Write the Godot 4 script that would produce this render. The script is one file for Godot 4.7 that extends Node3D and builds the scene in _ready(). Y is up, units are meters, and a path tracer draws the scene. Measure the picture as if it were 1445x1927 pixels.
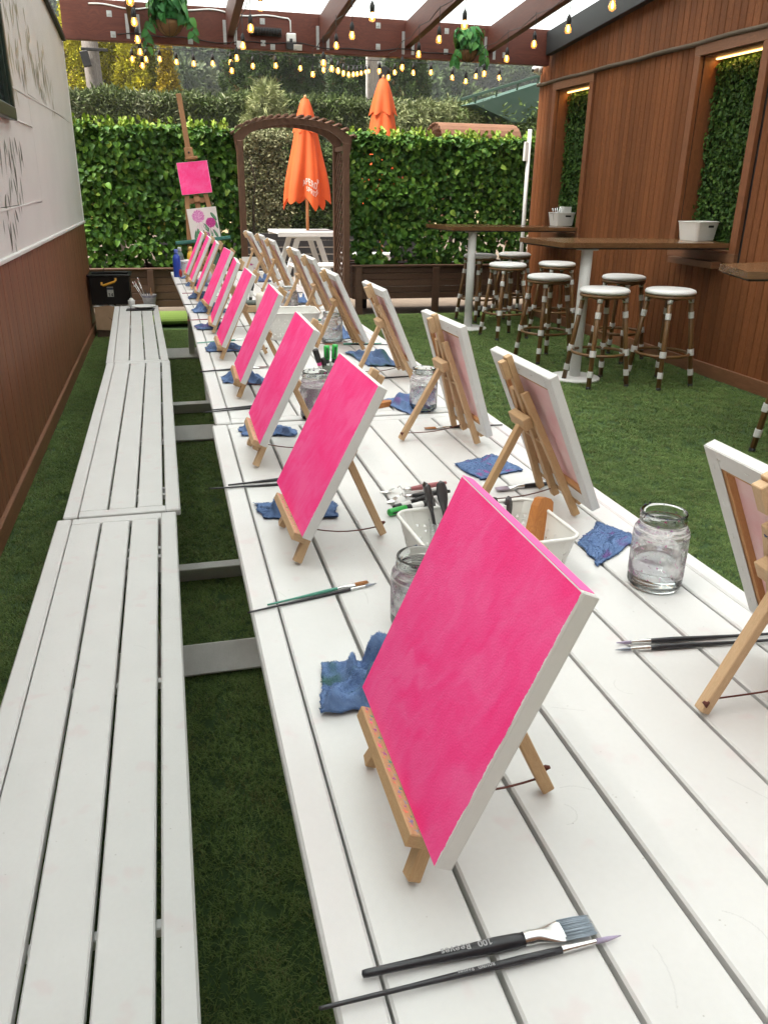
extends Node3D
# Outdoor painting session: a row of white picnic tables with small easels under a clear-roofed pergola.

const TOP := 0.75
var rng := RandomNumberGenerator.new()
var M := {}
var cache := {}
var used := {}

# ---------------------------------------------------------------- naming helpers
func numbered(n: String) -> String:
	if not used.has(n):
		used[n] = 0
		return n
	used[n] += 1
	return "%s_%03d" % [n, used[n]]

func thing(called: String, label: String, category: String, at := Vector3.ZERO, turn := 0.0, group := "") -> Node3D:
	var o := Node3D.new()
	o.name = numbered(called)
	add_child(o)
	o.position = at
	o.rotation.y = turn
	tag(o, label, category, group)
	return o

func tag(o: Node3D, label: String, category: String, group := "") -> void:
	o.set_meta("label", label)
	o.set_meta("category", category)
	if group != "":
		o.set_meta("group", group)

func part(parent: Node, called: String, mesh: Mesh, mat: Material, xf := Transform3D.IDENTITY, label := "") -> MeshInstance3D:
	var o := MeshInstance3D.new()
	o.name = called
	o.mesh = mesh
	o.material_override = mat
	o.transform = xf
	parent.add_child(o, true)
	if label != "":
		o.set_meta("label", label)
	return o

func solo(called: String, mesh: Mesh, mat: Material, label: String, category: String, xf := Transform3D.IDENTITY, group := "") -> MeshInstance3D:
	var o := part(self, numbered(called), mesh, mat, xf)
	tag(o, label, category, group)
	return o

func struct(called: String, mesh: Mesh, mat: Material, xf := Transform3D.IDENTITY) -> MeshInstance3D:
	var o := part(self, numbered(called), mesh, mat, xf)
	o.set_meta("kind", "structure")
	return o

func copy_of(o: Node3D, label: String, group := "") -> Node3D:
	var c: Node3D = o.duplicate()
	c.name = numbered(String(o.name).rstrip("0123456789").rstrip("_"))
	add_child(c)
	c.set_meta("label", label)
	if group != "":
		c.set_meta("group", group)
	return c

func scatter(parent: Node, called: String, mesh: Mesh, mat: Material, xfs: Array, cols: Array) -> MultiMeshInstance3D:
	var mm := MultiMesh.new()
	mm.transform_format = MultiMesh.TRANSFORM_3D
	mm.use_colors = true
	mm.mesh = mesh
	mm.instance_count = xfs.size()
	for i in xfs.size():
		mm.set_instance_transform(i, xfs[i])
		mm.set_instance_color(i, cols[i])
	var o := MultiMeshInstance3D.new()
	o.name = called
	o.multimesh = mm
	o.material_override = mat
	o.set_meta("kind", "stuff")
	parent.add_child(o, true)
	return o

# ---------------------------------------------------------------- mesh helpers
func begin(smooth := false) -> SurfaceTool:
	var st := SurfaceTool.new()
	st.begin(Mesh.PRIMITIVE_TRIANGLES)
	st.set_smooth_group(0 if smooth else -1)
	return st

func done(st: SurfaceTool) -> ArrayMesh:
	st.generate_normals()
	return st.commit()

func tri(st: SurfaceTool, a: Vector3, b: Vector3, c: Vector3) -> void:   # counter-clockwise from outside
	st.add_vertex(a)
	st.add_vertex(c)
	st.add_vertex(b)

func quad(st: SurfaceTool, a: Vector3, b: Vector3, c: Vector3, d: Vector3) -> void:
	tri(st, a, b, c)
	tri(st, a, c, d)

func add_box(st: SurfaceTool, s: Vector3, xf := Transform3D.IDENTITY, ch := 0.002) -> void:
	var h := s / 2.0
	var b := minf(ch, minf(h.x, minf(h.y, h.z)) * 0.6)
	var p := func(sx, sy, sz, ax) -> Vector3:   # corner vertex belonging to the face across axis ax
		var v := Vector3(sx * h.x, sy * h.y, sz * h.z)
		if ax != 0: v.x -= sx * b
		if ax != 1: v.y -= sy * b
		if ax != 2: v.z -= sz * b
		return v
	var faces := []
	for s1 in [-1, 1]:
		faces.append([p.call(s1, -1, -1, 0), p.call(s1, 1, -1, 0), p.call(s1, 1, 1, 0), p.call(s1, -1, 1, 0)])
		faces.append([p.call(-1, s1, -1, 1), p.call(-1, s1, 1, 1), p.call(1, s1, 1, 1), p.call(1, s1, -1, 1)])
		faces.append([p.call(-1, -1, s1, 2), p.call(1, -1, s1, 2), p.call(1, 1, s1, 2), p.call(-1, 1, s1, 2)])
	for a in [-1, 1]:
		for c in [-1, 1]:
			faces.append([p.call(-1, a, c, 1), p.call(1, a, c, 1), p.call(1, a, c, 2), p.call(-1, a, c, 2)])
			faces.append([p.call(a, -1, c, 2), p.call(a, 1, c, 2), p.call(a, 1, c, 0), p.call(a, -1, c, 0)])
			faces.append([p.call(a, c, -1, 0), p.call(a, c, 1, 0), p.call(a, c, 1, 1), p.call(a, c, -1, 1)])
			for d in [-1, 1]:
				faces.append([p.call(a, c, d, 0), p.call(a, c, d, 1), p.call(a, c, d, 2)])
	for f in faces:
		var n: Vector3 = (f[1] - f[0]).cross(f[2] - f[0])
		var mid: Vector3 = f[0] + f[1] + f[2]
		if n.dot(mid) < 0: f.reverse()
		tri(st, xf * f[0], xf * f[1], xf * f[2])
		if f.size() == 4: tri(st, xf * f[0], xf * f[2], xf * f[3])

func box(s: Vector3, ch := 0.002) -> ArrayMesh:
	var key := "b%.4f,%.4f,%.4f,%.4f" % [s.x, s.y, s.z, ch]
	if not cache.has(key):
		var st := begin()
		add_box(st, s, Transform3D.IDENTITY, ch)
		cache[key] = done(st)
	return cache[key]

func along(a: Vector3, b: Vector3, hint := Vector3(0, 0, 1)) -> Transform3D:   # y axis runs from a to b, origin in the middle
	var y := (b - a).normalized()
	var x := y.cross(hint)
	if x.length() < 0.01: x = y.cross(Vector3(1, 0, 0))
	x = x.normalized()
	return Transform3D(Basis(x, y, x.cross(y)), (a + b) / 2.0)

func bar(parent: Node, called: String, a: Vector3, b: Vector3, w: float, d: float, mat: Material, hint := Vector3(0, 0, 1), ch := 0.0015, label := "") -> MeshInstance3D:
	return part(parent, called, box(Vector3(w, a.distance_to(b), d), ch), mat, along(a, b, hint), label)

func boxpart(parent: Node, called: String, at: Vector3, s: Vector3, mat: Material, ch := 0.002, label := "") -> MeshInstance3D:
	return part(parent, called, box(s, ch), mat, Transform3D(Basis.IDENTITY, at), label)

func add_lathe(st: SurfaceTool, prof: Array, seg := 24, xf := Transform3D.IDENTITY) -> void:   # profile from bottom axis to top axis, outside on the right
	for i in prof.size() - 1:
		var p: Vector2 = prof[i]
		var q: Vector2 = prof[i + 1]
		for k in seg:
			var a := TAU * k / seg
			var b := TAU * (k + 1) / seg
			var p0 := xf * Vector3(p.x * cos(a), p.y, -p.x * sin(a))
			var p1 := xf * Vector3(p.x * cos(b), p.y, -p.x * sin(b))
			var q0 := xf * Vector3(q.x * cos(a), q.y, -q.x * sin(a))
			var q1 := xf * Vector3(q.x * cos(b), q.y, -q.x * sin(b))
			if p.x > 1e-5: tri(st, p0, p1, q1)
			if q.x > 1e-5: tri(st, p0, q1, q0)

func lathe(prof: Array, seg := 24, smooth := true) -> ArrayMesh:
	var st := begin(smooth)
	add_lathe(st, prof, seg)
	return done(st)

func add_tube(st: SurfaceTool, pts: Array, r: Variant, seg := 8, closed := false) -> void:
	var n := pts.size()
	var rings := []
	var side := Vector3.ZERO
	for i in n:
		var t: Vector3
		if closed:
			t = (pts[(i + 1) % n] - pts[(i - 1 + n) % n]).normalized()
		else:
			t = (pts[mini(i + 1, n - 1)] - pts[maxi(i - 1, 0)]).normalized()
		if side == Vector3.ZERO:
			side = t.cross(Vector3(0, 1, 0))
			if side.length() < 0.1: side = t.cross(Vector3(1, 0, 0))
		side = (side - t * side.dot(t)).normalized()
		var up := t.cross(side)
		var rad: float = r[i] if r is Array else r
		var ring := []
		for k in seg:
			var a := TAU * k / seg
			ring.append(pts[i] + (side * cos(a) + up * sin(a)) * rad)
		rings.append(ring)
	for i in (n if closed else n - 1):
		var j := (i + 1) % n
		for k in seg:
			var l := (k + 1) % seg
			quad(st, rings[i][k], rings[j][k], rings[j][l], rings[i][l])
	if not closed:
		for k in range(1, seg - 1):
			tri(st, rings[0][0], rings[0][k], rings[0][k + 1])
			tri(st, rings[n - 1][0], rings[n - 1][k + 1], rings[n - 1][k])

func tube(pts: Array, r: Variant, seg := 8, closed := false) -> ArrayMesh:
	var st := begin(true)
	add_tube(st, pts, r, seg, closed)
	return done(st)

func add_sheet(st: SurfaceTool, nu: int, nv: int, f, flip := false, cf = null) -> void:
	var g := []
	for i in nu + 1:
		var row := []
		for j in nv + 1:
			row.append(f.call(float(i) / nu, float(j) / nv))
		g.append(row)
	for i in nu:
		for j in nv:
			var ids := [[i, j], [i + 1, j], [i + 1, j + 1], [i, j], [i + 1, j + 1], [i, j + 1]]
			if not flip: ids = [[i, j], [i + 1, j + 1], [i + 1, j], [i, j], [i, j + 1], [i + 1, j + 1]]
			for q in ids:
				var u := float(q[0]) / nu
				var v := float(q[1]) / nv
				if cf != null: st.set_color(cf.call(u, v))
				st.set_uv(Vector2(u, v))
				st.add_vertex(g[q[0]][q[1]])

# outline in xy (counter-clockwise), extruded from z=0 to z=d, with a small chamfer
func plate(outline: PackedVector2Array, d: float) -> ArrayMesh:
	var st := begin()
	var ids := Geometry2D.triangulate_polygon(outline)
	if Geometry2D.is_polygon_clockwise(outline):
		outline.reverse()
		ids = Geometry2D.triangulate_polygon(outline)
	for k in range(0, ids.size(), 3):
		var a := outline[ids[k]]
		var b := outline[ids[k + 1]]
		var c := outline[ids[k + 2]]
		if (b - a).cross(c - a) < 0:
			var t := b
			b = c
			c = t
		tri(st, Vector3(a.x, a.y, d), Vector3(b.x, b.y, d), Vector3(c.x, c.y, d))
		tri(st, Vector3(a.x, a.y, 0), Vector3(c.x, c.y, 0), Vector3(b.x, b.y, 0))
	for k in outline.size():
		var a := outline[k]
		var b := outline[(k + 1) % outline.size()]
		quad(st, Vector3(a.x, a.y, 0), Vector3(b.x, b.y, 0), Vector3(b.x, b.y, d), Vector3(a.x, a.y, d))
	return done(st)

# ---------------------------------------------------------------- textures and materials
func noise(seed_: int, freq: float, oct := 4) -> FastNoiseLite:
	var n := FastNoiseLite.new()
	n.seed = seed_
	n.noise_type = FastNoiseLite.TYPE_SIMPLEX_SMOOTH
	n.frequency = freq
	n.fractal_octaves = oct
	return n

func lin(r: float, g: float, b: float) -> Color:
	return Color(r, g, b).linear_to_srgb()

func tex(img: Image) -> ImageTexture:
	return ImageTexture.create_from_image(img)

# tileable grain image: streaks along v (or along u), returns a colour image
func grain(seed_: int, dark: Color, light: Color, size := 256, stretch := 14.0, across := 0.05, sideways := false, contrast := 1.0) -> ImageTexture:
	var img := Image.create(size, size, false, Image.FORMAT_RGB8)
	var a := noise(seed_, 1.0, 3)
	var b := noise(seed_ + 7, 1.0, 2)
	for y in size:
		for x in size:
			var u := float(x) / size
			var v := float(y) / size
			# wrap both ways by walking round circles
			var cx := cos(TAU * u)
			var sx := sin(TAU * u)
			var wob := 0.35 * b.get_noise_3d(cx * 1.2, sx * 1.2, sin(TAU * v) * 0.8)
			var t := 0.5 + 0.5 * a.get_noise_3d((cx + wob) * across * size, (sx + wob) * across * size, sin(TAU * v) * size * across / stretch)
			t += 0.22 * b.get_noise_3d(cx * size * 0.16, sx * size * 0.16, sin(TAU * v) * 3.0)
			t = clampf(0.5 + (t - 0.5) * contrast, 0, 1)
			var c := dark.lerp(light, t)
			if sideways: img.set_pixel(y, x, c)
			else: img.set_pixel(x, y, c)
	img.generate_mipmaps()
	return tex(img)

func mottle(seed_: int, dark: Color, light: Color, size := 256, f1 := 0.02, f2 := 0.2, mixf := 0.5) -> ImageTexture:
	var img := Image.create(size, size, false, Image.FORMAT_RGB8)
	var a := noise(seed_, f1, 4).get_seamless_image(size, size)
	var b := noise(seed_ + 3, f2, 2).get_seamless_image(size, size)
	for y in size:
		for x in size:
			var t := lerpf(a.get_pixel(x, y).r, b.get_pixel(x, y).r, mixf)
			img.set_pixel(x, y, dark.lerp(light, t))
	img.generate_mipmaps()
	return tex(img)

func mat(c: Color, rough := 0.7, metal := 0.0) -> StandardMaterial3D:
	var m := StandardMaterial3D.new()
	m.albedo_color = c
	m.roughness = rough
	m.metallic = metal
	return m

func tmat(t: Texture2D, scale: float, rough := 0.7, world := false, tint := Color.WHITE) -> StandardMaterial3D:
	var m := mat(tint, rough)
	m.albedo_texture = t
	m.uv1_triplanar = true
	m.uv1_world_triplanar = world
	m.uv1_triplanar_sharpness = 8.0
	m.uv1_scale = Vector3.ONE * scale
	return m

func vmat(rough := 0.7) -> StandardMaterial3D:   # tinted by vertex or copy colours
	var m := mat(Color.WHITE, rough)
	m.vertex_color_use_as_albedo = true
	return m

func leafmat(rough := 0.45, back := 0.5) -> StandardMaterial3D:
	var m := vmat(rough)
	m.metallic_specular = 0.3
	m.cull_mode = BaseMaterial3D.CULL_DISABLED
	m.backlight_enabled = true
	m.backlight = Color(back * 0.7, back, back * 0.25)
	return m

func glow(c: Color, energy: float) -> StandardMaterial3D:
	var m := mat(Color(0.9, 0.8, 0.6), 0.4)
	m.emission_enabled = true
	m.emission = c
	m.emission_energy_multiplier = energy
	return m

# powder-coated white with a little dirt: specks, hair-fine scuffs and pale stains
func white_paint() -> ImageTexture:
	var S := 1024
	var img := Image.create(S, S, false, Image.FORMAT_RGB8)
	var a := noise(171, 0.006, 4).get_seamless_image(S, S)
	var b := noise(172, 0.1, 2).get_seamless_image(S, S)
	var p := noise(173, 0.012, 3).get_seamless_image(S, S)
	for y in S:
		for x in S:
			var t := lerpf(a.get_pixel(x, y).r, b.get_pixel(x, y).r, 0.35)
			var c := lin(.61, .603, .592).lerp(lin(.665, .658, .648), t)
			c = c.lerp(lin(.63, .55, .55), 0.5 * smoothstep(0.72, 0.9, p.get_pixel(x, y).r))
			img.set_pixel(x, y, c)
	var r := RandomNumberGenerator.new()
	r.seed = 174
	for k in 150:
		var q := Vector2i(r.randi_range(0, S - 3), r.randi_range(0, S - 3))
		img.set_pixelv(q, lin(.25, .23, .2).lerp(lin(.55, .53, .5), r.randf()))
		if r.randf() < 0.3: img.set_pixel(q.x + 1, q.y, lin(.3, .28, .26))
	for k in 18:
		var q := Vector2(r.randf() * S, r.randf() * S)
		var d := Vector2.from_angle(r.randf() * TAU)
		var turn := r.randfn(0, 0.03)
		var c := lin(.5, .495, .48).lerp(lin(.57, .565, .555), r.randf())
		for j in r.randi_range(12, 60):
			q += d
			d = d.rotated(turn)
			img.set_pixel(posmod(int(q.x), S), posmod(int(q.y), S), c)
	img.generate_mipmaps()
	return tex(img)

func make_materials() -> void:
	# light pine of the small easels: three tones
	M.pine = []
	for k in 3:
		var d: Color = [lin(.42, .25, .115), lin(.5, .32, .17), lin(.45, .28, .15)][k]
		var l: Color = [lin(.58, .39, .21), lin(.66, .46, .28), lin(.62, .43, .25)][k]
		M.pine.append(tmat(grain(11 + k, d, l, 192, 18.0, 0.07), 9.0, 0.62))
	M.stretcher = tmat(grain(15, lin(.42, .2, .075), lin(.58, .32, .14), 128, 18.0, 0.07), 9.0, 0.7)
	M.brownwood = tmat(grain(21, lin(.26, .115, .045), lin(.4, .2, .085), 128, 18.0, 0.07), 5.0, 0.6)
	# stained cladding: several tones, grain up the board
	M.board = []
	for k in 5:
		var s: float = [1.0, 0.86, 1.16, 0.93, 1.07][k]
		var t := grain(31 + k, lin(.135 * s, .046 * s, .017 * s), lin(.27 * s, .102 * s, .039 * s), 256, 26.0, 0.035)
		var bm := tmat(t, 1.6, 0.6, true)
		bm.metallic_specular = 0.3
		M.board.append(bm)
	M.dado = []
	for k in 3:
		var s: float = [1.0, 0.9, 1.1][k]
		M.dado.append(tmat(grain(41 + k, lin(.13 * s, .048 * s, .02 * s), lin(.25 * s, .105 * s, .05 * s), 256, 26.0, 0.035), 1.6, 0.55, true))
	M.trim = tmat(grain(46, lin(.15, .062, .028), lin(.25, .11, .052), 256, 26.0, 0.035, true), 1.4, 0.55, true)
	M.trim_v = tmat(grain(47, lin(.15, .05, .018), lin(.27, .1, .038), 256, 26.0, 0.035), 1.4, 0.5, true)
	M.beam = tmat(grain(51, lin(.07, .0125, .0055), lin(.145, .034, .016), 256, 16.0, 0.03, true), 0.9, 0.6, true)
	M.rafter = tmat(grain(52, lin(.062, .0135, .0065), lin(.125, .031, .016), 256, 16.0, 0.03, true), 0.9, 0.6, true)
	M.planter = []
	for k in 3:
		var s: float = [1.0, 0.88, 1.1][k]
		M.planter.append(tmat(grain(55 + k, lin(.06 * s, .026 * s, .014 * s), lin(.105 * s, .05 * s, .028 * s), 128, 20.0, 0.05, true), 1.5, 0.6, true))
	M.arch = tmat(grain(59, lin(.085, .038, .02), lin(.15, .07, .037), 128, 20.0, 0.05), 2.0, 0.65)
	M.tablewood = tmat(grain(61, lin(.1, .048, .02), lin(.22, .115, .055), 256, 20.0, 0.04, true), 1.1, 0.22, true)
	# powder-coated white metal with very faint dirt
	M.white = tmat(white_paint(), 0.8, 0.42, true)
	M.white_v = tmat(mottle(72, lin(.62, .62, .6), lin(.71, .71, .69), 256, 0.012, 0.2, 0.4), 1.0, 0.45, true)
	M.grey_metal = tmat(mottle(73, lin(.52, .52, .5), lin(.68, .68, .66), 256, 0.02, 0.25, 0.4), 2.0, 0.45, true)
	M.cream = tmat(mottle(74, lin(.61, .605, .59), lin(.68, .675, .66), 512, 0.006, 0.15, 0.3), 0.5, 0.6, true)
	M.canvas_white = tmat(mottle(75, lin(.64, .635, .62), lin(.71, .705, .69), 128, 0.03, 0.5, 0.6), 12.0, 0.85)
	M.canvas_back = tmat(mottle(76, lin(.78, .42, .44), lin(.82, .62, .61), 256, 0.012, 0.3, 0.25), 3.0, 0.9)
	M.turf_base = tmat(mottle(77, lin(.02, .045, .012), lin(.05, .1, .026), 256, 0.03, 0.4, 0.6), 3.0, 0.95, true)
	M.turf_roll = tmat(mottle(78, lin(.1, .17, .025), lin(.2, .29, .06), 256, 0.05, 0.5, 0.6), 5.0, 0.95, true)
	M.paving = tmat(mottle(79, lin(.1, .075, .052), lin(.19, .15, .11), 256, 0.02, 0.3, 0.5), 1.0, 0.85, true)
	M.soil = mat(lin(.03, .02, .014), 0.95)
	M.black = mat(lin(.012, .012, .013), 0.45)
	M.black_soft = mat(lin(.02, .02, .021), 0.65)
	M.crate = mat(lin(.008, .008, .009), 0.38)
	M.lacquer = tmat(mottle(80, lin(.012, .012, .014), lin(.035, .035, .042), 128, 0.03, 0.4, 0.5), 9.0, 0.3)
	M.steel = mat(lin(.75, .75, .74), 0.22, 1.0)
	M.zinc = tmat(mottle(81, lin(.34, .35, .35), lin(.52, .53, .52), 128, 0.05, 0.3, 0.5), 8.0, 0.5, false, Color.WHITE)
	M.zinc.metallic = 0.5
	M.cord_red = mat(lin(.13, .035, .025), 0.75)
	M.cord_dark = mat(lin(.025, .018, .016), 0.7)
	M.plastic_white = mat(lin(.78, .78, .76), 0.35)
	M.basket_white = mat(lin(.74, .735, .7), 0.4)
	M.yellow = mat(lin(.62, .3, .02), 0.4)
	M.green_pen = mat(lin(.03, .42, .07), 0.35)
	M.pink = mat(lin(.85, .06, .3), 0.4)
	M.orange_wood = tmat(grain(83, lin(.36, .12, .03), lin(.55, .23, .06), 128, 18.0, 0.07), 6.0, 0.4)
	M.cardboard = tmat(mottle(84, lin(.34, .22, .135), lin(.42, .28, .18), 128, 0.02, 0.4, 0.4), 4.0, 0.85, true)
	M.rattan = tmat(grain(85, lin(.1, .05, .016), lin(.22, .115, .04), 128, 18.0, 0.07), 6.0, 0.38)
	M.wrap = tmat(grain(86, lin(.5, .5, .48), lin(.82, .82, .8), 64, 8.0, 0.2, true), 30.0, 0.5)
	M.seat_weave = mat(Color.WHITE, 0.45)
	M.seat_weave.albedo_texture = mottle(87, lin(.7, .7, .69), lin(.86, .86, .85), 128, 0.06, 0.5, 0.5)
	M.seat_weave.uv1_triplanar = true
	M.seat_weave.uv1_scale = Vector3.ONE * 9.0
	M.leaf = leafmat(0.5, 0.35)
	M.leaf_small = leafmat(0.5, 0.3)
	M.leaf_matt = leafmat(0.75, 0.3)
	M.grass = leafmat(0.6, 0.25)
	M.rag = vmat(0.95)
	var rt := noise(90, 0.22, 2).get_seamless_image(256, 256)
	rt.bump_map_to_normal_map(3.0)
	M.rag.normal_enabled = true
	M.rag.normal_texture = tex(rt)
	M.rag.normal_scale = 0.8
	M.rag.uv1_triplanar = true
	M.rag.uv1_scale = Vector3.ONE * 9.0
	M.rag.cull_mode = BaseMaterial3D.CULL_DISABLED
	M.paintv = vmat(0.45)
	M.hill = tmat(mottle(92, lin(.2, .155, .07), lin(.36, .29, .15), 512, 0.01, 0.15, 0.4), 0.02, 0.95, true)
	M.bark = tmat(grain(93, lin(.05, .035, .024), lin(.13, .1, .075), 128, 14.0, 0.06), 2.0, 0.9)
	M.pole = tmat(grain(94, lin(.13, .115, .1), lin(.32, .29, .26), 128, 22.0, 0.06), 1.2, 0.9)
	M.coir = tmat(mottle(95, lin(.13, .065, .025), lin(.28, .16, .075), 128, 0.06, 0.5, 0.6), 9.0, 0.95)
	M.orange = tmat(mottle(96, lin(.62, .09, .013), lin(.7, .115, .017), 128, 0.02, 0.3, 0.4), 2.0, 0.75)
	M.orange.cull_mode = BaseMaterial3D.CULL_DISABLED
	M.orange.backlight_enabled = true
	M.orange.backlight = Color(0.5, 0.25, 0.12)
	var g := StandardMaterial3D.new()
	g.albedo_color = Color(0.97, 0.985, 0.98, 0.0)
	g.roughness = 0.02
	g.refraction_enabled = true
	g.refraction_scale = 0.05
	M.glass = g
	var w := StandardMaterial3D.new()
	w.albedo_color = Color(0.95, 0.96, 0.965, 0.0)
	w.roughness = 0.03
	w.refraction_enabled = true
	w.refraction_scale = 0.033
	M.water = w
	var bg := mat(Color(1, 0.85, 0.5, 0.22), 0.05)
	bg.transparency = BaseMaterial3D.TRANSPARENCY_ALPHA
	M.bulb_glass = bg
	M.filament = glow(Color(1.0, 0.7, 0.26), 4.0)
	M.led = glow(Color(1.0, 0.78, 0.45), 0.7)
	var rs := mat(Color(0.82, 0.82, 0.82, 0.4), 0.25)
	rs.transparency = BaseMaterial3D.TRANSPARENCY_ALPHA
	rs.cull_mode = BaseMaterial3D.CULL_DISABLED
	rs.backlight_enabled = true
	rs.backlight = Color(0.968, 1.0, 1.0)
	M.roof = rs

# ---------------------------------------------------------------- leaves
# a leaf lying in xz from the stalk at the origin towards +z, bowed; upper face up
func leaf_mesh(length: float, width: float, bend := 0.25, fold := 0.18, tip := 0.6) -> ArrayMesh:
	var st := begin(true)
	var n := 5
	var f := func(u: float, v: float) -> Vector3:
		var w := width * 0.5 * pow(sin(PI * pow(v, tip + 0.1)), 0.6)
		if v <= 0.0 or v >= 1.0: w = 0.0008
		var s := u * 2.0 - 1.0
		return Vector3(s * w, absf(s) * w * fold * 2.0 - bend * length * v * v, v * length)
	add_sheet(st, 2, n, f, true)
	return done(st)

func clump_mesh(seed_: int, count: int, radius: float, length: float, width: float, upright := 0.0) -> ArrayMesh:
	var r := RandomNumberGenerator.new()
	r.seed = seed_
	var st := begin()
	for i in count:
		var d := Vector3(r.randfn(), r.randfn() + upright, r.randfn()).normalized()
		var o := Vector3(r.randfn(), r.randfn(), r.randfn()) * radius * 0.45
		var s := d.cross(Vector3(r.randfn(), r.randfn(), r.randfn())).normalized() * width * 0.5
		var l := length * r.randf_range(0.7, 1.25)
		var up := d.cross(s).normalized() * width * 0.25
		tri(st, o - s * 0.3, o + s * 0.3, o + d * l * 0.5 + s)
		tri(st, o - s * 0.3, o + d * l * 0.5 + s, o + d * l * 0.55 - s + up)
		tri(st, o + d * l * 0.55 - s + up, o + d * l * 0.5 + s, o + d * l)
	return done(st)

func rand_basis(scale: float) -> Basis:
	return Basis.from_euler(Vector3(rng.randf() * TAU, rng.randf() * TAU, rng.randf() * TAU)).scaled(Vector3.ONE * scale)

func leaf_basis(out: Vector3, scale: float) -> Basis:   # leaf face towards out, tip hanging
	var n := (out + Vector3(rng.randfn(0, 0.38), rng.randfn(0.25, 0.35), rng.randfn(0, 0.38))).normalized()
	var d := Vector3(rng.randfn(0, 0.7), -0.7 + rng.randfn(0, 0.55), rng.randfn(0, 0.4))
	d = (d - n * d.dot(n)).normalized()
	return Basis(n.cross(d), n, d).scaled(Vector3.ONE * scale)

func laurel_color() -> Color:
	var k := rng.randf()
	var c := Color(.022, .07, .009).lerp(Color(.09, .19, .02), k * k)
	return c * rng.randf_range(0.75, 1.25)

func hedge(called: String, label: String, x0: float, x1: float, y0: float, y1: float, z0: float, z1: float, count: int, see: float) -> void:
	var t := thing(called, label, "hedge", Vector3((x0 + x1) / 2, y0, (z0 + z1) / 2))
	var o := t.position
	for k in int((x1 - x0) / 0.42) + 1:
		var x := x0 + 0.2 + k * 0.42 - o.x
		var pts := []
		var p := Vector3(x, -0.05, 0)
		for j in 6:
			pts.append(p)
			p += Vector3(rng.randfn(0, 0.05), (y1 - y0) * 0.17, rng.randfn(0, 0.04))
		part(t, "stem", tube(pts, [.022, .02, .018, .014, .01, .006], 6), M.bark)
	var ms := [leaf_mesh(.064, .046, .2, .15), leaf_mesh(.074, .05, .35, .2), leaf_mesh(.054, .04, .12, .25)]
	var bump := noise(300 + int(x0 * 10), 1.6, 3)
	var near := []
	var xfs := [[], [], []]
	var cols := [[], [], []]
	for i in count:
		var r := rng.randf()
		var p: Vector3
		var out := Vector3(0, 0.1, 1)
		var c := laurel_color()
		if r < 0.62:
			p = Vector3(rng.randf_range(x0, x1), 0, 0)
			p.y = y0 + (y1 - y0) * (1.0 - pow(rng.randf(), 1.15))
			p.z = z0 + 0.09 * bump.get_noise_2d(p.x, p.y) - absf(rng.randfn(0, 0.13))
			var low := (p.y - y0) / 0.55   # the lower growth is thin, with gaps between the leaves
			if low < 1.0 and bump.get_noise_3d(p.x * 2.2, p.y * 2.2, 9.0) > see * (0.25 + low): continue
		elif r < 0.86:
			p = Vector3(rng.randf_range(x0, x1), y1 + 0.05 * bump.get_noise_2d(rng.randf() * 9, 3) - absf(rng.randfn(0, 0.05)), rng.randf_range(z1, z0))
			p.y += 0.07 * bump.get_noise_2d(p.x * 1.5, p.z * 1.5)
			out = Vector3(0, 1, 0.35)
		else:
			p = Vector3(rng.randf_range(x0, x1), rng.randf_range(y0 + 0.35, y1), rng.randf_range(z1, z0 - 0.15))
			out = Vector3(rng.randfn(), rng.randfn(), rng.randfn())
		var b := leaf_basis(out, rng.randf_range(0.75, 1.3))
		if rng.randf() < 0.05: c = Color(.16, .25, .035) * rng.randf_range(0.7, 1.2)
		var xf := Transform3D(b, p - o)
		if r < 0.62 and p.z > z0 - 0.05 and near.size() < 300 and rng.randf() < 0.5:
			near.append([xf, c, i % 3])
		else:
			xfs[i % 3].append(xf)
			cols[i % 3].append(c)
	# upright shoots standing out of the clipped top, with paler yellow-green leaves
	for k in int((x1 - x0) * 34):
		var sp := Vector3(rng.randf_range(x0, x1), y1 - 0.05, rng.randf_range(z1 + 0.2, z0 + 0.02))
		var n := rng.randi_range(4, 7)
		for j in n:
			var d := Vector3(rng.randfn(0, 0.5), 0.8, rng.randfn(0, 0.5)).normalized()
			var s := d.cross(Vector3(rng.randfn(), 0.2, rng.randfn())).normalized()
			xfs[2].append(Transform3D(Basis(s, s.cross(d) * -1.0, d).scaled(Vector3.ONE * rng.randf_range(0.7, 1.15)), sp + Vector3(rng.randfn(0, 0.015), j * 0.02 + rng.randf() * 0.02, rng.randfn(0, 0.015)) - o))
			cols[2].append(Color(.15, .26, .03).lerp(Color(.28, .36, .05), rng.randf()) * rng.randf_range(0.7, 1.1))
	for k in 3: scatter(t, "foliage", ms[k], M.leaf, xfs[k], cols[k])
	var lm := []
	for k in 5:
		var m: StandardMaterial3D = leafmat(0.5, 0.35)
		m.vertex_color_use_as_albedo = false
		m.albedo_color = lin(.026 + .016 * k, .075 + .03 * k, .009 + .003 * k)
		lm.append(m)
	for q in near:
		part(t, "leaf", ms[q[2]], lm[rng.randi_range(0, 4)], q[0])

func bush(t: Node3D, called: String, mesh: Mesh, count: int, f, ca: Color, cb: Color, s0 := 0.8, s1 := 1.3, mt: Material = null) -> void:
	var xfs := []
	var cols := []
	for i in count:
		var p = f.call()
		if p == null: continue
		xfs.append(Transform3D(rand_basis(rng.randf_range(s0, s1)), p))
		cols.append(ca.lerp(cb, rng.randf()) * rng.randf_range(0.75, 1.2))
	scatter(t, called, mesh, mt if mt != null else M.leaf_matt, xfs, cols)

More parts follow.
